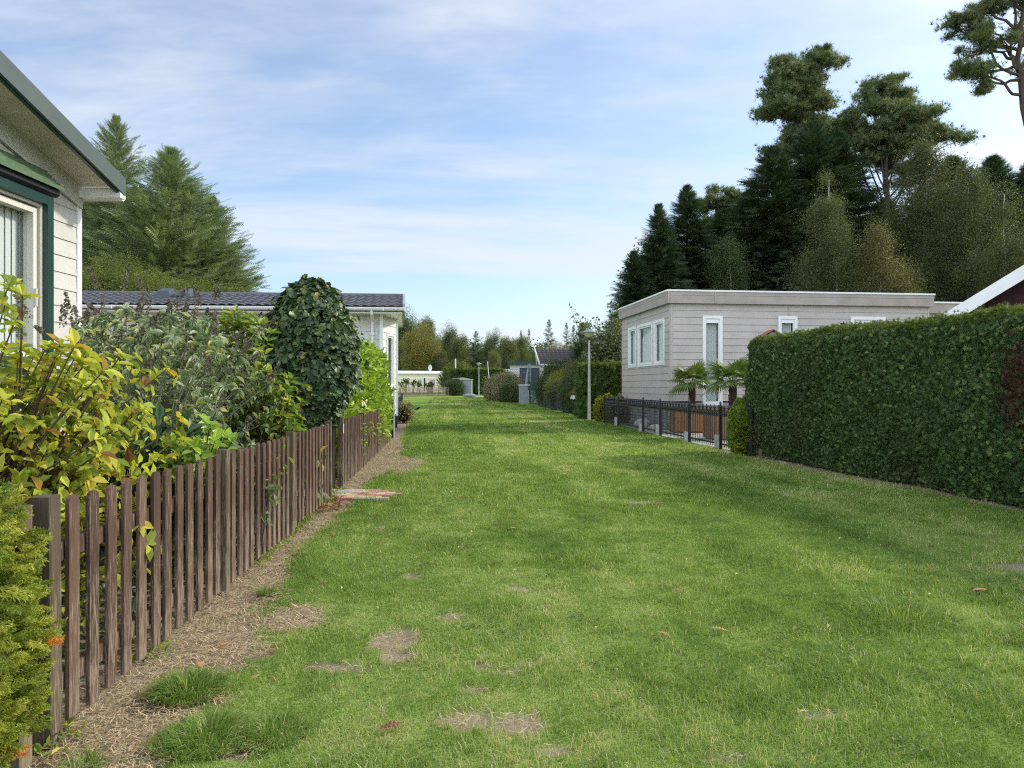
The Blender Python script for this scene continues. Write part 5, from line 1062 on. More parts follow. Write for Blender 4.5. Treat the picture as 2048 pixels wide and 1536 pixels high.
# boulder and stones in the gravel yard
def rock(name, c, r, mat, label, cat='boulder'):
    mb = MB(); th = np.linspace(0, math.pi, 9); mb.lathe((0, 0, 0), [(math.sin(a), -math.cos(a)) for a in th], 14); V = mb.V[0]; d = V * (1 + .3 * (fbm(V[:, 0] * 1.5 + c[0], V[:, 1] * 1.5 + V[:, 2] * 1.7, 71)[:, None] - .5) * 2) * np.array(r) + np.array(c); mb.V[0] = d
    return tag(mb.build(name, M[mat], None, True), label, cat)
rock('boulder', (3.95, 22.0, .12), (.26, .2, .2), 'boulder', 'large pale boulder lying behind the black railing')
rock('boulder', (4.15, 21.2, .05), (.18, .14, .12), 'boulder', 'low pale stone behind the railing, right of the large boulder')
leafy_mound('euonymus_shrub', 'small yellow variegated shrub beside the foot of the lamp post', (3.42, 26.3, .4), (.42, .4, .5), 'shrub_yellow', T_OVAL, .1, 1700)
leafy_mound('shrub', 'small brownish shrub at the left end of the black railing', (3.75, 25.6, .4), (.4, .45, .5), 'shrub_pink', T_OVAL, .09, 1500)
# bird house on a post behind the hedge end
bh = thing('bird_house', (5.85, 16.4, 0), 'bird house with a red brown pitched roof peeping over the hedge end', 'bird house'); zb_ = 2.3
mb = MB(); mb.box(5.82, 5.88, 16.37, 16.43, 0, zb_); mb.build('post', M['post_wood'], bh)
mb = MB(); mb.prism([(5.72, zb_), (5.98, zb_), (5.98, zb_ + .13), (5.85, zb_ + .22), (5.72, zb_ + .13)], 1, 16.28, 16.52); mb.build('box', M['grey_metal'], bh)
mb = MB()
for s_, t_ in ((-1, 'roof'), (1, 'roof')):
    V = [(5.85 + s_ * x_, y_, zb_ + .245 - .62 * x_ + h_) for x_ in (0, .24) for y_ in (16.2, 16.6) for h_ in (0, .015)]; mb.add(V, [np.array([(0, 1, 3, 2), (4, 6, 7, 5), (0, 4, 5, 1), (2, 3, 7, 6), (0, 2, 6, 4), (1, 5, 7, 3)])])
mb.build('roof', M['terracotta'], bh)
# ------------------------------------------------------------------ middle distance, right side
br = thing('tiled_bungalow', (3.2, 50, 0), 'low bungalow with dark brown tiled roof beyond the near lamp post', 'bungalow')
mb = MB(); xa, xb = at(1081, 0, 49)[0], 7.6; yr, ye = 51.6, 49.0; zr, zev = H + 72 * yr / FP, H + 43 * ye / FP
tile_roof(mb, (xa, ye, zev), (xb, ye, zev), (xa - .25, yr, zr), (xb, yr, zr), .3, .34, amp=.05); tile_roof(mb, (xb, 2 * yr - ye, zev), (xa, 2 * yr - ye, zev), (xb, yr, zr), (xa - .25, yr, zr), .3, .34, amp=.05); rf = mb.build('roof', M['brown_tile'], br)
mb = MB(); mb.obox(Plane((xa, ye), (1, 0), 1), 0, xb - xa, 0, .06, zev - .1, zev + .01); mb.build('gutter', M['white'], rf)
mb = MB()
for a, b in (((xa - .05, ye - .05, zev - .05), (xa - .3, yr, zr)), ((xa - .3, yr, zr), (xa - .05, 2 * yr - ye, zev - .05))):
    V = [(p[0] + dx, p[1], p[2] + dz_) for p in (a, b) for dx in (-.06, 0) for dz_ in (-.02, .16)]; mb.add(V, [np.array([(0, 1, 3, 2), (4, 6, 7, 5), (0, 4, 5, 1), (2, 3, 7, 6), (0, 2, 6, 4), (1, 5, 7, 3)])])
mb.build('verge_board', M['white'], rf)
mb = MB(); xw = xa + .45; mb.box(xw, xb, ye + .3, 2 * yr - ye - .3, 0, zev); mb.add([(xw, ye + .3, zev), (xw, 2 * yr - ye - .3, zev), (xw, yr, zr - .15)], [[(0, 1, 2)]]); mb.build('wall', M['room'], br)
gp_ = thing('garage', (1.0, 58, 0), 'white sided building with dark slatted panel and flat dark green roof behind the flowering bush', 'garage')
P7 = Plane((-.15, 58.0), (1, 0), 1); P7.n = np.array([0, -1.0]); ro = (.75, 2.35, .9, 2.72)
mb = MB(); siding(mb, P7, 0, 3.0, 0, 2.95, .2, [ro]); P8 = Plane((-.15, 58.0), (0, 1), 1); P8.n = np.array([-1.0, 0]); siding(mb, P8, 0, 5, 0, 2.95, .2); mb.build('wall', M['white_siding'], gp_)
mb = MB(); z_ = .9
while z_ < 2.7: mb.obox(P7, .75, 2.35, -.05, -.02 + .02 * (int(z_ * 10) % 2), z_, z_ + .17); z_ += .18
mb.build('slatted_panel', M['slate_door'], gp_); mb = MB(); mb.box(-.3, 2.95, 57.8, 63.2, 2.96, 3.22); mb.build('roof', M['dark_green_metal'], gp_)
cb_ = thing('storage_box', (.75, 52.4, 0), 'tall grey storage box with a white lid standing at the lawn edge', 'storage box'); mb = MB()
for k in range(6): mb.box(.5 + k * .105, .5 + k * .105 + .1, 52.0, 52.03, 0, 1.3)
mb.box(.5, 1.13, 52.031, 53.0, 0, 1.3); mb.build('body', M['grey_metal'], cb_); mb = MB(); mb.box(.46, 1.30, 51.95, 53.05, 1.302, 1.37); mb.build('lid', M['white'], cb_)
pr = thing('parasol', (1.25, 53.5, 0), 'folded grey cantilever parasol behind the grey storage box', 'parasol'); mb = MB(); mb.tube([(1.35, 53.5, 0), (1.35, 53.5, 2.9)], .04, 8); mb.build('pole', M['galvanised'], pr); mb = MB(); mb.tube([(1.02, 53.5, .9), (1.1, 53.5, 1.7), (1.22, 53.5, 2.85)], [.11, .12, .04], 10); mb.build('canopy', M['grey_metal'], pr); mb = MB(); mb.tube([(1.22, 53.5, 2.85), (1.35, 53.5, 2.86)], .05, 6); mb.build('hinge', M['grey_metal'], pr)
gbn = thing('garden_container', (-2.55, 76, 0), 'dark green garden container at the left end of the flowering bushes', 'container'); mb = MB(); x0_, x1_ = -2.95, -2.05; mb.box(x0_, x1_, 76, 77.3, 0, 1.06); mb.build('body', M['dark_green_metal'], gbn); mb = MB(); mb.box(x0_ - .04, x1_ + .04, 75.95, 77.35, 1.062, 1.14); mb.build('lid', M['dark_green_metal'], gbn)
fp = thing('flag_pole', (-2.3, 70, 0), 'thin leaning white pole above the green container', 'pole'); mb = MB(); mb.tube([(-2.12, 72, 0), (-2.42, 72, 3.6)], [.05, .035], 8); mb.build('pole', M['white'], fp); mb = MB(); mb.lathe((-2.42, 72, 3.6), [(.05, 0), (.06, .04), (.001, .09)], 8); mb.build('cap', M['white'], fp)
leafy_mound('flowering_bush', 'tall bush with faded pink and orange blooms left of the grey storage box', (-.35, 57.0, 1.0), (1.15, 1.2, 1.15), 'shrub_pink', T_CLF, .30, 2600, lump=.35)
leafy_mound('flowering_bush', 'wide bush of dried pale blooms beside the green container', (-1.35, 62.0, .9), (1.0, 1.4, 1.2), 'shrub_pink', T_CLF, .30, 2000, lump=.35)
leafy_mound('shrub', 'dark green lower bush before the dried blooms', (-.1, 54.6, .65), (.85, .8, .75), 'tree_green', T_CLF, .25, 1500, lump=.35)
leafy_mound('shrub', 'clipped bright green shrub behind the wire mesh fence', (2.3, 50.5, .85), (.65, .8, .95), 'hedge2_leaf', T_CLF, .22, 1500)
leafy_mound('shrub', 'large dark evergreen bush under the tiled roof', (3.2, 44.5, 1.3), (1.5, 1.3, 1.5), 'tree_green', T_CLF, .28, 3800, lump=.3)
leafy_mound('shrub', 'yellow leaved bush in front of the dark evergreen', (2.85, 41.5, 1.35), (.75, .6, .7), 'shrub_yellow', T_CLF, .2, 1500, lump=.35)
leafy_mound('shrub', 'spreading olive green bush above the black panels', (2.75, 38.6, .95), (.85, .8, .62), 'tree_olive', T_CLF, .2, 2200, lump=.3)
leafy_mound('shrub', 'grey green bush around the pink flowers', (2.95, 34.6, .95), (.62, .9, .85), 'tree_green', T_CLF, .18, 2000, lump=.35)
leafy_mound('shrub', 'loose green bush next to the clipped hedge and pink blooms', (3.35, 36.0, 1.7), (.75, .9, .8), 'tree_olive', T_CLF, .2, 1500, lump=.35)
hy = thing('hydrangea', (2.75, 31.9, 0), 'low plant with pink flower heads beside the clipped hedge', 'flowering plant'); P, d = ell(700, (2.75, 31.9, .55), (.42, .35, .5), .6); scatter('leaves', P, d + [0, 0, .3], d + [0, 0, 1], .12, T_OVAL, M['tree_green'], hy)
mb = MB()
for dx, dz_, r_ in ((.05, .92, .13), (-.12, .78, .09), (.18, 1.02, .12), (.28, .88, .1), (0, .62, .07)): mb.lathe((2.72 + dx, 31.75, dz_), [(r_ * math.sin(a), -r_ * math.cos(a)) for a in np.linspace(0, math.pi, 7)], 10, tint=rng.random())
V = np.concatenate(mb.V); mb.build('flower_head', M['pink'], hy); mb = MB()
for dx in (-.1, .05, .2): mb.tube([(2.75, 31.9, 0), (2.72 + dx, 31.8, .8)], .008, 4)
mb.build('stem', M['stem'], hy)
mb = MB(); V = []; 
for z_ in (0, 1):
    for k in range(7): V.append((2.50 + .045 * k, 31.1 - .03 * z_ - .01 * math.sin(k * 2.), (.72 + .02 * math.sin(k * 1.7)) + z_ * (.17 - .03 * abs(k - 3) + .03 * (k % 2))))
mb.add(V, [np.array([(i, i + 1, 8 + i, 7 + i) for i in range(6)])]); tag(mb.build('cloth', M['white']), 'small white cloth hanging on the black panel fence', 'cloth')
# conifers and small fruit tree
c_ = spruce(4.6, .85, 34, 9, 8, droop=-.5, tw=.3, z0=.03, up=.5); put((at(1163, 0, 40)[0], 40, 0), 'cypress', 'dark narrow cypress beside the lamp hood and tiled roof', 'tree', None, c_, trunk_mb(4, .09), 'spruce_dark')
ap = thing('fruit_tree', (4.6, 35, 0), 'sparse fruit tree with upright leafy shoots behind the lamp post', 'tree'); mb = MB(); mb.tube([(4.6, 35, -.1), (4.55, 35, 1.3), (4.5, 35, 2)], [.11, .09, .07], 8); tips = []
for _ in range(130):
    px_ = rng.uniform(1166, 1262); py_ = rng.uniform(640, 730); tips.append(at(px_, py_, 35 + rng.normal() * .8))
tips += [at(*q_) for q_ in ((1140, 612, 35), (1150, 622, 35), (1160, 640, 35), (1165, 655, 35.2), (1170, 668, 35), (1192, 632, 35), (1200, 640, 35.2), (1222, 605, 35), (1228, 618, 35.4), (1232, 635, 35), (1238, 612, 35.3), (1215, 650, 35))]
P = []
for q_ in tips:
    q_ = np.array(q_); b_ = np.array([4.55, 35, 1.5 + .5 * rng.random()]); mid = (b_ + q_) / 2 + [0, 0, -.15] + rng.normal(size=3) * .15; qq = np.linspace(0, 1, 6)[:, None]; cv = b_ * (1 - qq) ** 2 + 2 * mid * qq * (1 - qq) + q_ * qq ** 2; mb.tube(cv, np.linspace(.03, .006, 6), 4); m_ = 52; s_ = .35 + .65 * rng.random(m_)[:, None]
    P.append(b_ * (1 - s_) ** 2 + 2 * mid * s_ * (1 - s_) + q_ * s_ ** 2 + rng.normal(size=(m_, 3)) * .09)
P = np.concatenate(P); scatter('crown', P, rdir(len(P)), rdir(len(P)) + [0, 0, .8], .12 * (.6 + .7 * rng.random(len(P))), T_ROUND, M['apple_leaf'], ap); mb.build('trunk', M['bark'], ap)
# ------------------------------------------------------------------ far end of the lawn
def caravan(loc, rot, L, h, label, mat, feat=True):
    cv = thing('caravan', loc, label, 'static caravan', 'static caravans at the far end'); cv.rotation_euler = (0, 0, rot); mb = MB(); P_ = Plane((0, 0), (1, 0), 1); P_.n = np.array([0, -1.0])
    wins = [(.3, .95, 1.2, 2.2), (2.9, 3.3, .6, 2.35), (4.55, 5.0, 1.15, 2.15), (5.2, 5.55, .5, 2.35), (6.1, 6.9, 1.05, 2.15)] if feat else [(1, 2, 1.2, 2.1), (4, 5, 1.2, 2.1)]
    siding(mb, P_, 0, L, .4, h - .45, .19, wins); mb.box(0, L, .05, 3, .4, h - .45); mb.build('body', M[mat], cv, local=True)
    for i, (a, b, c, d) in enumerate(wins):
        mb = MB(); frame(mb, P_, (a, b, c, d), .06, 0, .03)
        f_ = mb.build('door' if (i == 3 and feat) else 'window', M['white'], cv, local=True); mb = MB(); mb.obox(P_, a + .06, b - .06, -.045, .005, c + .06, d - .06); mb.build('pane', M['window_dark'] if i in (3,) else M['galvanised'], f_, local=True)
    mb = MB(); mb.prism([(-.1, h - .45), (3.1, h - .45), (3.1, h - .28), (1.5, h), (-.1, h - .28)], 0, -.15, L + .15); mb.build('roof', M['white'], cv, local=True); mb = MB(); mb.box(0, L, .1, 2.9, 0, .38); mb.build('skirt', M['plinth_dark'], cv, local=True); return cv
caravan((-16.2, 93.0, 0), R(30), 8.4, 3.25, 'cream static caravan with white roof at the far left end of the lawn', 'cream_panel')
caravan((-8.0, 112, 0), R(2), 10.5, 3.9, 'long static caravan showing only its pale roof above the far hedge', 'cream_panel', False)
di = thing('satellite_dish', (-10.7, 95.6, 3.1), 'white satellite dish on the roof of the cream caravan', 'satellite dish'); mb = MB(); mb.tube([(-10.8, 96.8, 2.75), (-10.8, 96.8, 3.5)], .03, 6); mb.build('mast', M['galvanised'], di); mb = MB(); mb.lathe((0, 0, 0), [(.001, 0), (.2, .03), (.42, .12)], 16); V = mb.V[0]; mb.V[0] = np.stack([V[:, 0] * .6 - 10.85 - V[:, 2] * .5, 96.75 - V[:, 2], V[:, 1] + 3.65], -1); mb.build('dish', M['white'], di)
bc = thing('covered_barbecue', (-10.4, 93, 0), 'black covered upright object between the pale picket fence and the caravan door', 'covered barbecue'); mb = MB(); mb.lathe((-10.45, 93, 0), [(.3, 0), (.34, .6), (.36, 1.3), (.3, 1.62), (.14, 1.8), (.001, 1.82)], 12); mb.build('cover', M['cloth_black'], bc); mb = MB(); mb.lathe((-10.2, 93, 1.3), [(.05, 0), (.2, .05), (.2, .25), (.001, .32)], 8); mb.build('side_shelf', M['cloth_black'], bc)
sh_ = thing('shed', (-6.1, 92, 0), 'pale grey garden shed with shallow roof at the far end of the lawn', 'shed'); mb = MB(); P_ = Plane((-7.4, 92.0), (1, 0), 1); P_.n = np.array([0, -1.0]); siding(mb, P_, 0, 2.25, 0, 2.0, .2); mb.box(-7.4, -5.15, 92.05, 94.5, 0, 1.98); mb.build('wall', M['grey_metal'], sh_); mb = MB(); mb.prism([(-7.5, 2.0), (-5.05, 2.0), (-5.05, 2.08), (-6.3, 2.32), (-7.5, 2.2)], 1, 91.9, 94.6); mb.build('roof', M['galvanised'], sh_)
leafy_mound('ivy_mound', 'rounded dark ivy mound covering the left half of the grey shed', (-7.1, 91.2, 1.0), (.95, .7, 1.05), 'tree_green', T_CLF, .3, 1600)
c_ = spruce(3.5, 1.1, 26, 9, 6, droop=-.5, tw=.4, z0=.03, up=.5); put((at(890, 0, 95)[0], 95, 0), 'conical_shrub', 'dark conical conifer between the cream caravan and the far hedge', 'tree', None, c_, trunk_mb(3, .09), 'hedge_leaf')
leafy_mound('shrub', 'lime yellow bush rising behind the far hedge', (-7.9, 108, 2.6), (2.2, 1.5, 2.3), 'shrub_lime', T_CLF, .45, 1600, lump=.35)
mb = MB(); mb.tube([(at(911, 0, 106)[0], 106, 0), (at(911, 0, 106)[0], 106, 5.2)], .09, 8); tag(mb.build('flue_pipe', M['white']), 'thin white vertical pipe above the lime yellow bush', 'pipe')
for k, (px_, py_) in enumerate(((797, 768), (808, 764), (824, 766), (836, 769), (853, 770))):
    q_ = at(px_, py_, 84 + k); r_ = thing('rose_bush', (q_[0], q_[1] + 1, 0), ['first rose bush from the left', 'second rose bush from the left', 'middle rose bush', 'fourth rose bush from the left', 'rose bush nearest the black covered object'][k] + ' behind the far pale picket fence', 'rose bush', 'rose bushes behind the far picket fence'); mb = MB(); P = []
    for _ in range(6): e = q_ + [rng.normal() * .25, 1, rng.normal() * .15]; mb.tube([(q_[0], q_[1] + 1, 0), e], .02, 4); P.append(e + rng.normal(size=(22, 3)) * .14)
    mb.build('stem', M['stem'], r_); P = np.concatenate(P); scatter('leaves', P, rdir(len(P)), rdir(len(P)), .2, T_OVAL, M['tree_green'], r_)
for i, (x_, y_) in enumerate(((-4.6, 83.5), (-5.2, 84.5))): rock('boulder', (x_, y_, .12), (.5, .4, .2), 'stone', ['dark low rock left of the far lamp post', 'dark low rock behind the other, left of the far lamp post'][i])
mb = MB(); mb.box(-4.3, -2.5, 81.5, 84, 0, .03); tag(mb.build('paved_strip', M['concrete']), kind='structure')
# blackbird on the lawn
bdp = at(834, 822, 38.5); bi = thing('blackbird', (bdp[0], 36, 0), 'small dark bird standing on the lawn near the left fence', 'bird'); mb = MB(); x_, y_ = bdp[0] * 36 / 38.5, 36
mb.tube([(x_ - .16, y_, .10), (x_ - .08, y_, .12), (x_, y_, .14), (x_ + .07, y_, .17), (x_ + .10, y_, .21), (x_ + .13, y_, .22), (x_ + .17, y_, .215)], [.008, .02, .05, .05, .03, .03, .004], 10)
for s_ in (-.015, .015): mb.tube([(x_ + .01, y_ + s_, .11), (x_ + .015, y_ + s_, -.01)], .005, 4)
mb.build('body', M['cloth_black'], bi, True)
# flowers at the left panel fence
leafy_mound('flowering_plant', 'small plant with pink blooms behind the left black panel fence', (-3.9, 21.5, .3), (.35, .5, .35), 'tree_green', T_OVAL, .1, 700)
leafy_mound('flowering_plant', 'low red flowering plant at the far post of the left black fence', (-3.75, 25.2, .3), (.35, .4, .4), 'shrub_pink', T_OVAL, .1, 500)
# ------------------------------------------------------------------ fallen leaves
def oakleaf(name, c, s_, az, mat, label, curl=.25, group=None):
    xs = [0, .08, .16, .24, .34, .42, .5, .6, .68, .78, .86, .94, 1.0]; ws = [.02, .06, .16, .09, .24, .13, .30, .16, .26, .12, .16, .06, .0]; V = []
    for a, b in zip(xs, ws): V += [(a, b, abs(b) * curl * 2), (a, 0, .02 + .1 * math.sin(a * 3)), (a, -b, abs(b) * curl * 1.4)]
    V = np.array(V); V[:, 2] += .12 * V[:, 0] ** 2; ca, sa = math.cos(az), math.sin(az); V = np.stack([V[:, 0] * ca - V[:, 1] * sa, V[:, 0] * sa + V[:, 1] * ca, V[:, 2]], -1) * s_ + np.array([c[0], c[1], float(zg(np.array(c[0]), np.array(c[1]))) + c[2]])
    q_ = np.array([(3 * i + j, 3 * i + j + 1, 3 * i + j + 4, 3 * i + j + 3) for i in range(12) for j in (0, 1)])
    mb = MB(); mb.add(V, [q_], rng.random()); return tag(mb.build(name, M[mat]), label, 'leaf', group)
GL = 'fallen oak leaves on the lawn'
for px_, py_, s_, az, lab in ((758, 1470, .085, .2, 'large orange brown oak leaf lying on the grass at the bottom of the picture'), (1350, 1192, .06, .6, 'pinkish oak leaf on the lawn, centre right, alone on green grass'), (1098, 1221, .045, 2.2, 'small brown leaf on the lawn near the middle'), (1340, 1277, .07, 2.6, 'pale tan curled leaf on the lawn below the pinkish leaf'), (1457, 1270, .09, 2.9, 'curled brown oak leaf in the shaded right part of the lawn'), (1945, 1188, .07, .1, 'tan leaf near the right edge of the lawn'), (1962, 1189, .06, .5, 'pinkish leaf just right of the tan leaf near the right edge'),
                             (428, 1302, .075, .9, 'reddish brown leaf on the bare soil beside the fence'), (640, 1172, .05, .2, 'small orange leaf at the edge of the grass left of the lawn'), (500, 1362, .05, 1.0, 'yellow leaf on the grass behind the tall tuft'), (530, 1308, .05, .4, 'small yellow leaf on dry soil above the tall tuft'), (402, 1340, .06, 2, 'dark curled leaf on the soil just above the tall tuft'), (272, 1400, .05, .8, 'orange leaf on the straw at the foot of the first pickets'), (290, 1500, .045, 1.4, 'brown leaf in the straw near the bottom left corner'), (1015, 1063, .07, .1, 'pale leaf on the lawn ahead of the gate path'), (645, 1078, .06, .3, 'tan leaf on the lawn edge near the brick path'), (665, 1077, .05, 1.2, 'brown leaf beside the tan one near the brick path')):
    x_, y_ = gp(px_, py_); oakleaf('fallen_leaf', (x_, y_, .022 if px_ > 560 else .008), s_, az, 'dead_leaf', lab, .3, GL)
P = []; 
for _ in range(60): y_ = rng.uniform(7.2, 8.1); P.append((float(fence_x(y_)) + .06 + .25 * rng.random() * (1 - abs(y_ - 7.65)), y_, .02 + .04 * rng.random()))
P = np.array(P); tag(scatter('leaf_litter', P, rng.normal(size=P.shape) * [1, 1, .3], rng.normal(size=P.shape) * .4 + [0, 0, 1], .06, T_OVAL, M['dead_leaf'], None, .25 * rng.random(60)), 'small heap of red brown dead leaves against the fence before the gate path', 'leaf litter', kind='stuff')
P = np.stack([rng.uniform(-1.6, 5, 160), rng.uniform(3, 16, 160)], -1); P = P[inlawn(P[:, 0], P[:, 1])]; P = np.concatenate([P, np.full((len(P), 1), .03)], 1)
tag(scatter('scattered_leaves', P, rng.normal(size=P.shape) * [1, 1, .2], rng.normal(size=P.shape) * .3 + [0, 0, 1], .03, T_OVAL, M['straw'], None), 'tiny pale dead leaves scattered in the lawn', 'leaf litter', kind='stuff')
# ------------------------------------------------------------------ trees
GR = 'trees behind the greige bungalow'
SPA = spruce(15, 4.0, 72, 12, 16, tw=.78); SPB = spruce(15, 5.0, 72, 13, 18, tw=.85, droop=.32)
def topx(px_, py_, Y_): q_ = at(px_, py_, Y_); return q_[0], q_[2]
specs = [(1318, 412, 46, 'A', 'dark spruce with a thin tip at the left end of the trees behind the bungalow'), (1374, 376, 50, 'A', 'dark spruce with pointed top, second from the left behind the bungalow'), (1268, 505, 45, 'B', 'low dark spruce at the far left foot of the tree group'),
         (1445, 425, 53, 'B', 'broad dark spruce below the pale pine crown'), (1500, 385, 49, 'B', 'dark spruce left of the tall pine trunk'), (1545, 300, 49, 'B', 'tall dark spruce below the highest pine crown'), (1625, 250, 50, 'B', 'tallest dark spruce, right under the highest pine crown'), (1675, 270, 51, 'B', 'tall dark spruce between the two big pines'), (1905, 318, 50, 'B', 'dark spruce right of the broad pine crown'), (1985, 318, 46, 'B', 'dark spruce close to the right edge of the picture'), (1770, 400, 60, 'B', 'dark spruce behind the birches'), (1850, 370, 60, 'B', 'dark spruce behind the greenest birch'), (2060, 330, 46, 'B', 'dark spruce cut by the right edge above the white bargeboard'), (2120, 360, 50, 'A', 'dark spruce beyond the maroon house')]
src = {}
for px_, py_, Y_, k, lab in specs:
    x_, h_ = topx(px_, py_, Y_); s_ = h_ / 15
    if k not in src: src[k] = put((x_, Y_, 0), 'spruce_tree', lab, 'tree', GR, SPA if k == 'A' else SPB, trunk_mb(14, .22), 'spruce_dark'); src[k].scale = (s_ * .95, s_ * .95, s_)
    else: dup_tree(src[k], (x_, Y_, 0), lab, rng.random() * 6, (min(1.3, max(.8, s_ * 1.12)),) * 2 + (s_,))
# pines
def pine_at(px_, Y_, limbs_px, trunk_px, label, trad=.28, S=.34, mat='pine_leaf', padn=300, spread=1.0):
    x0_ = at(px_, 0, Y_)[0]; base = np.array([x0_, Y_, 0]); tr_ = [at(a, b, Y_) - base for a, b in trunk_px]; tr_[0][2] = -.3
    zt = [q_[2] for q_ in tr_]; lim = []
    for (sx_, sy_, ex, ey, pr, dy) in limbs_px:
        zs = at(sx_, sy_, Y_)[2]; f_ = np.interp(zs, zt, np.linspace(0, 1, len(tr_))); e = at(ex, ey, Y_) - base; e[1] += dy; lim.append((f_, e, pr * Y_ / (46 if Y_ > 40 else Y_)))
    cr, mb = pine(lim, tr_, trad, padn, S); return put(tuple(base), 'pine_tree', label, 'tree', GR, cr, mb, mat, 'pine_bark', T=T_TUFT)
pine_at(1625, 55, [(1612, 300, 1560, 215, 1.25, 0), (1608, 280, 1640, 240, 1.2, .8), (1603, 230, 1560, 170, 1.3, -.5), (1602, 220, 1630, 185, 1.3, .5), (1600, 190, 1575, 130, 1.05, .6), (1600, 190, 1640, 130, 1.0, -.5), (1600, 170, 1650, 105, .7, 0), (1600, 180, 1610, 140, 1.1, .2), (1612, 300, 1665, 275, 1.2, -.6), (1613, 320, 1570, 300, 1.1, .5), (1610, 300, 1610, 265, 1.4, .5), (1615, 330, 1650, 330, 1.5, .5), (1602, 230, 1600, 215, 1.2, 0)], [(1625, 771), (1620, 400), (1610, 290), (1600, 200), (1600, 150)], 'tallest pine with an open windswept crown above the spruces', .24)
pine_at(1775, 52, [(1775, 420, 1720, 260, 1.2, .5), (1775, 400, 1745, 215, 1.2, -.3), (1772, 330, 1760, 180, 1.0, .3), (1772, 330, 1795, 200, 1.1, 0), (1775, 360, 1830, 250, 1.5, .5), (1775, 380, 1790, 255, 1.5, -.7), (1775, 400, 1740, 290, 1.4, .2), (1778, 400, 1850, 290, 1.2, -.3), (1772, 330, 1780, 165, .7, 0), (1776, 390, 1800, 300, 1.5, .5), (1778, 420, 1870, 275, .8, .3), (1775, 440, 1700, 240, 1.0, -.2), (1776, 430, 1830, 340, 1.2, .6)], [(1775, 771), (1775, 450), (1772, 330), (1775, 200)], 'broad crowned pine with bare limbs showing, right of the tallest pine', .24)
pine_at(1430, 62, [(1430, 480, 1402, 412, .8, .3), (1430, 470, 1436, 398, 1.0, -.3), (1430, 480, 1470, 425, 1.0, .3), (1430, 500, 1490, 450, .9, 0), (1430, 500, 1420, 445, 1.1, .5)], [(1440, 771), (1435, 500), (1430, 400)], 'paler green pine crown showing between the spruces on the left', .25)
pine_at(2060, 29, [(2036, 190, 1965, 130, .8, .3), (2032, 150, 1945, 85, .8, -.3), (2030, 120, 1950, 40, .8, .4), (2034, 60, 1975, 5, .8, .2), (2034, 60, 2030, -20, .9, -.3), (2034, 160, 1985, 165, .55, .3), (2034, 160, 2060, 60, .8, .5), (2040, 20, 1990, -50, .9, 0), (2040, 20, 2090, -30, 1, .5), (2036, 200, 2100, 120, 1, .3), (2033, 130, 1930, 130, .55, .2), (2030, 100, 1925, 30, .6, .2), (2033, 140, 2000, 90, .6, -.4), (2032, 120, 1990, 30, .7, .4)], [(2090, 771), (2072, 420), (2058, 290), (2044, 190), (2034, 130), (2040, 60), (2050, -20)], 'large pine with dark bare trunk and open crown in the top right corner', .2, .2, padn=420)
# a few bare twigs
# birches and broadleaf
def birch(px_, py_, Y_, r, lab, mat, nl=26, per=210, S=.2, low=.12, lean=0.0, sh=1.0):
    x_, h_ = topx(px_, py_, Y_); nlb = nl; t_ = rng.random(nlb) ** .75; z_ = h_ * (low + (1 - low) * t_); rr = r * np.sin(np.pi * np.clip((1 - t_) * .72 + .02, 0, 1)) ** .9 + .05; a = rng.random(nlb) * 6.283; k = rng.random(nlb) ** .6
    C = np.stack([np.cos(a) * rr * k, np.sin(a) * rr * k, z_], -1); P = []; mb = MB(); tw_ = MB(); ln_ = lambda z: lean * (z / h_)
    zt = np.linspace(-.2, h_ * .97, 12); mb.tube(np.stack([lean * zt / h_ + .08 * np.sin(zt), .08 * np.cos(zt * .7), zt], -1), np.linspace(.075, .012, 12), 7)
    for c, rc in zip(C, rr):
        lr = .34 * (r * .35 + rc * .65) * (.6 + .8 * rng.random()); m_ = int(per * np.clip((lr / (.34 * r)) ** 2, .15, 1.3)); p = c + rng.normal(size=(m_, 3)) * np.array([lr, lr, lr * 1.3]) * .62; p[:, 2] -= .35 * np.linalg.norm(p[:, :2] - c[:2], axis=1) * rng.random(m_); p[:, 0] += lean * p[:, 2] / h_; P.append(p); zz = max(.3, c[2] - .7 * np.linalg.norm(c[:2])); tw_.tube([(lean * zz / h_, 0, zz), (c[0] * .6 + lean * c[2] / h_, c[1] * .6, (zz + c[2]) / 2 + .2), (c[0] + lean * c[2] / h_, c[1], c[2])], [.02, .012, .005], 4)
    P = np.concatenate(P); P[:, 2] = np.maximum(P[:, 2], .2); D = rng.normal(size=P.shape) + [0, 0, -.7]
    o_ = put((x_, Y_, 0), 'birch_tree', lab, 'tree', GR, (P, D, rdir(len(P)), 1.5 * S * (.5 + .8 * rng.random(len(P)))), mb, mat, 'birch_bark', T=T_CLF); tw_.build('bough', M['twig'], o_, local=True); return o_
birch(1690, 345, 39, 1.7, 'slender pale green birch with a visible white trunk standing before the dark spruces', 'birch_leaf', 34, 210, .20, .2, -.9)
birch(1760, 455, 38, 2.1, 'yellowish birch just above the bungalow roof', 'birch_yellow', 40, 250, .19, .1)
birch(1850, 300, 46, 3.4, 'large green birch under the right side of the broad pine crown', 'birch_leaf', 70, 280, .24, .15)
birch(1935, 345, 43, 2.8, 'green birch in front of the spruces toward the right edge', 'birch_leaf', 50, 240, .21, .1)
birch(2010, 375, 40, 2.6, 'dull green birch above the white bargeboard', 'birch_leaf', 40, 240, .2, .1)
birch(1640, 500, 40, 1.5, 'small yellow green birch low behind the bungalow roof', 'birch_yellow', 26, 200, .18, .1)
birch(1460, 470, 46, 1.8, 'small green birch amid the dark spruces', 'tree_green', 26, 200, .2, .1)
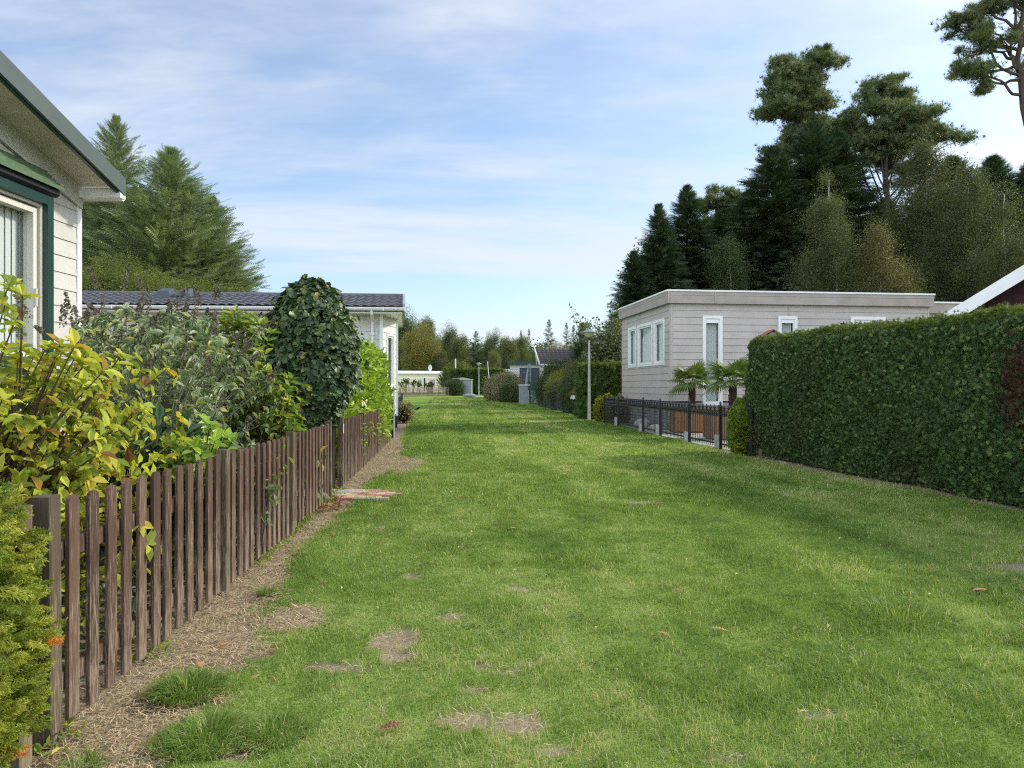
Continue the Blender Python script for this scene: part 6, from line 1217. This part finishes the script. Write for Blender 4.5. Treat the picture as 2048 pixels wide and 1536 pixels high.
# left firs
GL2 = 'firs behind the white bungalow'
fa = spruce(14.2, 4.6, 66, 11, 18, tw=.68, droop=.0, thin=.15, z0=.02, up=.25, rag=.6); x_, h_ = topx(232, 238, 34)
F0 = put((x_, 34, 0), 'fir_tree', 'tall loose fir with open top behind the left chalet eave', 'tree', GL2, fa, trunk_mb(13.6, .2), 'fir_leaf'); F0.scale = (.75, .75, h_ / 14.2)
fb = spruce(12.6, 4.8, 66, 12, 18, tw=.68, droop=-.05, thin=.12, z0=.02, up=.26, rag=.55); x_, h_ = topx(342, 303, 33)
F1 = put((x_, 33, 0), 'fir_tree', 'full fir with pointed top in the middle of the left tree group', 'tree', GL2, fb, trunk_mb(12, .2), 'fir_leaf'); F1.scale = (1.0, 1.0, h_ / 12.6)
x_, h_ = topx(425, 400, 35); dup_tree(F1, (x_, 35, 0), 'smaller fir on the right flank of the left tree group', 2.1, (.72, .72, h_ / 12.6)); x_, h_ = topx(190, 330, 37); dup_tree(F1, (x_, 37, 0), 'dark fir mostly hidden behind the chalet eave', 4.0, (1, 1, h_ / 12.6)); x_, h_ = topx(275, 380, 38); dup_tree(F0, (x_, 38, 0), 'fir filling the gap between the two tallest left firs', 1.0, (1.1, 1.1, h_ / 14.2))
x_, h_ = topx(462, 470, 34)
(c_, tmb) = decid(h_, 1.3, nl=20, per=60, S=.2, low=.3); put((x_, 34, 0), 'larch_tree', 'thin sparse tree with fine twigs at the right end of the left tree group', 'tree', GL2, c_, tmb, 'tree_olive', T=T_CLF)
for px_, py_, Y_, r_, lab in ((230, 520, 27, 2.3, 'lime green bush left half of the hedge line above the tiled roof'), (320, 545, 26, 2.2, 'lime green bush in the middle above the tiled roof'), (390, 560, 27, 1.7, 'lime green bush at the right above the tiled roof'), (455, 580, 27, 1.1, 'small russet green bush at the right end above the tiled roof')):
    x_, h_ = topx(px_, py_, Y_); leafy_mound('tall_shrub', lab, (x_, Y_, h_ - r_ * 1.0), (r_, r_ * .8, r_), 'shrub_lime', T_CLF, .22, int(2300 * r_), lump=.32, cat='shrub', upd=1.0, stems=20, group='bushes behind the white bungalow')
# far centre trees
GC = 'trees at the far end of the lane'
cs = {}
def far(px_, py_, Y_, rpx, mat, lab, kind='d'):
    x_, h_ = topx(px_, py_, Y_); r = rpx / FP * Y_ * (1.2 if kind == 'd' else 1.35)
    key = (mat, kind)
    if key not in cs:
        if kind == 's': cr = spruce(10, 2.4, 34, 8, 10, tw=.55); cs[key] = put((x_, Y_, 0), 'conifer_tree', lab, 'tree', GC, cr, trunk_mb(9.5, .15), mat); cs[key].scale = (r / 2.4, r / 2.4, h_ / 10)
        else: cr, tm = decid(10, 4, nl=44, per=150, S=.5, low=.12, lobe=.34); cs[key] = put((x_, Y_, 0), 'broadleaf_tree', lab, 'tree', GC, cr, tm, mat, T=T_CLF); cs[key].scale = (r / 4, r / 4, h_ / 10)
    else: dup_tree(cs[key], (x_, Y_, 0), lab, rng.random() * 6, ((r / 2.4,) * 2 if kind == 's' else (r / 4,) * 2) + (h_ / 10,))
far(836, 642, 118, 38, 'tree_yellow', 'yellow turning oak right of the white bungalow gable'); far(812, 610, 130, 46, 'tree_green', 'tall dark green tree behind the yellow oak'); far(850, 632, 132, 30, 'tree_olive', 'olive tree on the right shoulder of the tall dark tree')
far(893, 646, 138, 32, 'tree_green', 'rounded green tree left of the dark conifer'); far(922, 668, 128, 24, 'tree_olive', 'olive green tree just left of the dark cypress like conifer'); far(952, 664, 118, 24, 'spruce_dark', 'dark columnar conifer in the middle of the far tree line', 's')
far(985, 655, 145, 22, 'tree_green', 'green tree with a bushy top above the far lamp post'); far(1012, 672, 130, 26, 'tree_olive', 'light olive tree right of the far lamp post'); far(1045, 670, 133, 26, 'tree_olive', 'olive tree beside the dark low conifers')
far(985, 700, 116, 20, 'tree_olive', 'small sunlit olive tree behind the far hedge'); far(882, 700, 118, 20, 'tree_olive', 'small olive tree behind the cream caravan'); far(905, 708, 112, 22, 'spruce_dark', 'low dark conifer behind the lime bush', 's'); far(870, 712, 112, 18, 'spruce_dark', 'low dark conifer right of the yellow oak', 's')
far(1098, 641, 150, 20, 'spruce_dark', 'pointed dark conifer above the tiled bungalow roof', 's'); far(1133, 647, 150, 15, 'spruce_dark', 'first of the twin narrow conifers right of the pointed conifer', 's'); far(1147, 652, 148, 16, 'spruce_dark', 'second of the twin narrow conifers beside the fruit tree', 's'); far(1058, 660, 152, 12, 'spruce_dark', 'thin conifer tip in the far tree line', 's'); far(1042, 662, 155, 10, 'spruce_dark', 'thinnest conifer tip left of the other tip in the far tree line', 's')
far(1112, 680, 120, 26, 'tree_pale', 'pale silvery tree above the tiled bungalow roof'); far(1075, 692, 118, 22, 'tree_olive', 'olive tree just left of the tiled bungalow roof'); far(1160, 684, 122, 24, 'tree_green', 'green tree behind the cypress'); far(1200, 676, 125, 28, 'tree_green', 'green tree behind the fruit tree'); far(1240, 660, 118, 28, 'tree_green', 'green tree behind the greige bungalow corner'); far(1010, 712, 108, 22, 'spruce_dark', 'low dark conifer behind the far hedge, right of the lamp', 's'); far(1045, 712, 108, 20, 'spruce_dark', 'low dark conifer behind the white garage building', 's'); far(790, 660, 125, 30, 'tree_green', 'green tree half hidden by the white bungalow gable')
far(960, 690, 150, 30, 'tree_green', 'green tree behind the columnar conifer')
# far woods as one mass behind everything
P = []
for px0, px1, Y_, top_, n, dep in ((560, 1300, 165, 690, 5200, 12), (1290, 2500, 72, 480, 14000, 12), (-900, 520, 60, 640, 6000, 10)):
    xs = rng.uniform(at(px0, 0, Y_)[0], at(px1, 0, Y_)[0], n); h_ = (H + (HY - top_) / FP * Y_) * (.72 + .5 * fbm(xs * .12, xs * 0 + 3.3, 6)); P.append(np.stack([xs, Y_ + rng.random(n) * dep, h_ * rng.random(n) ** .75], -1))
P = np.concatenate(P); tag(scatter('woodland', P, rdir(len(P)), rdir(len(P)) + [0, 0, .4], np.where(P[:, 1] > 150, 1.9, 1.3), T_CLF, M['tree_green'], None), 'distant woodland closing the view behind the nearer trees', 'woodland', kind='stuff')
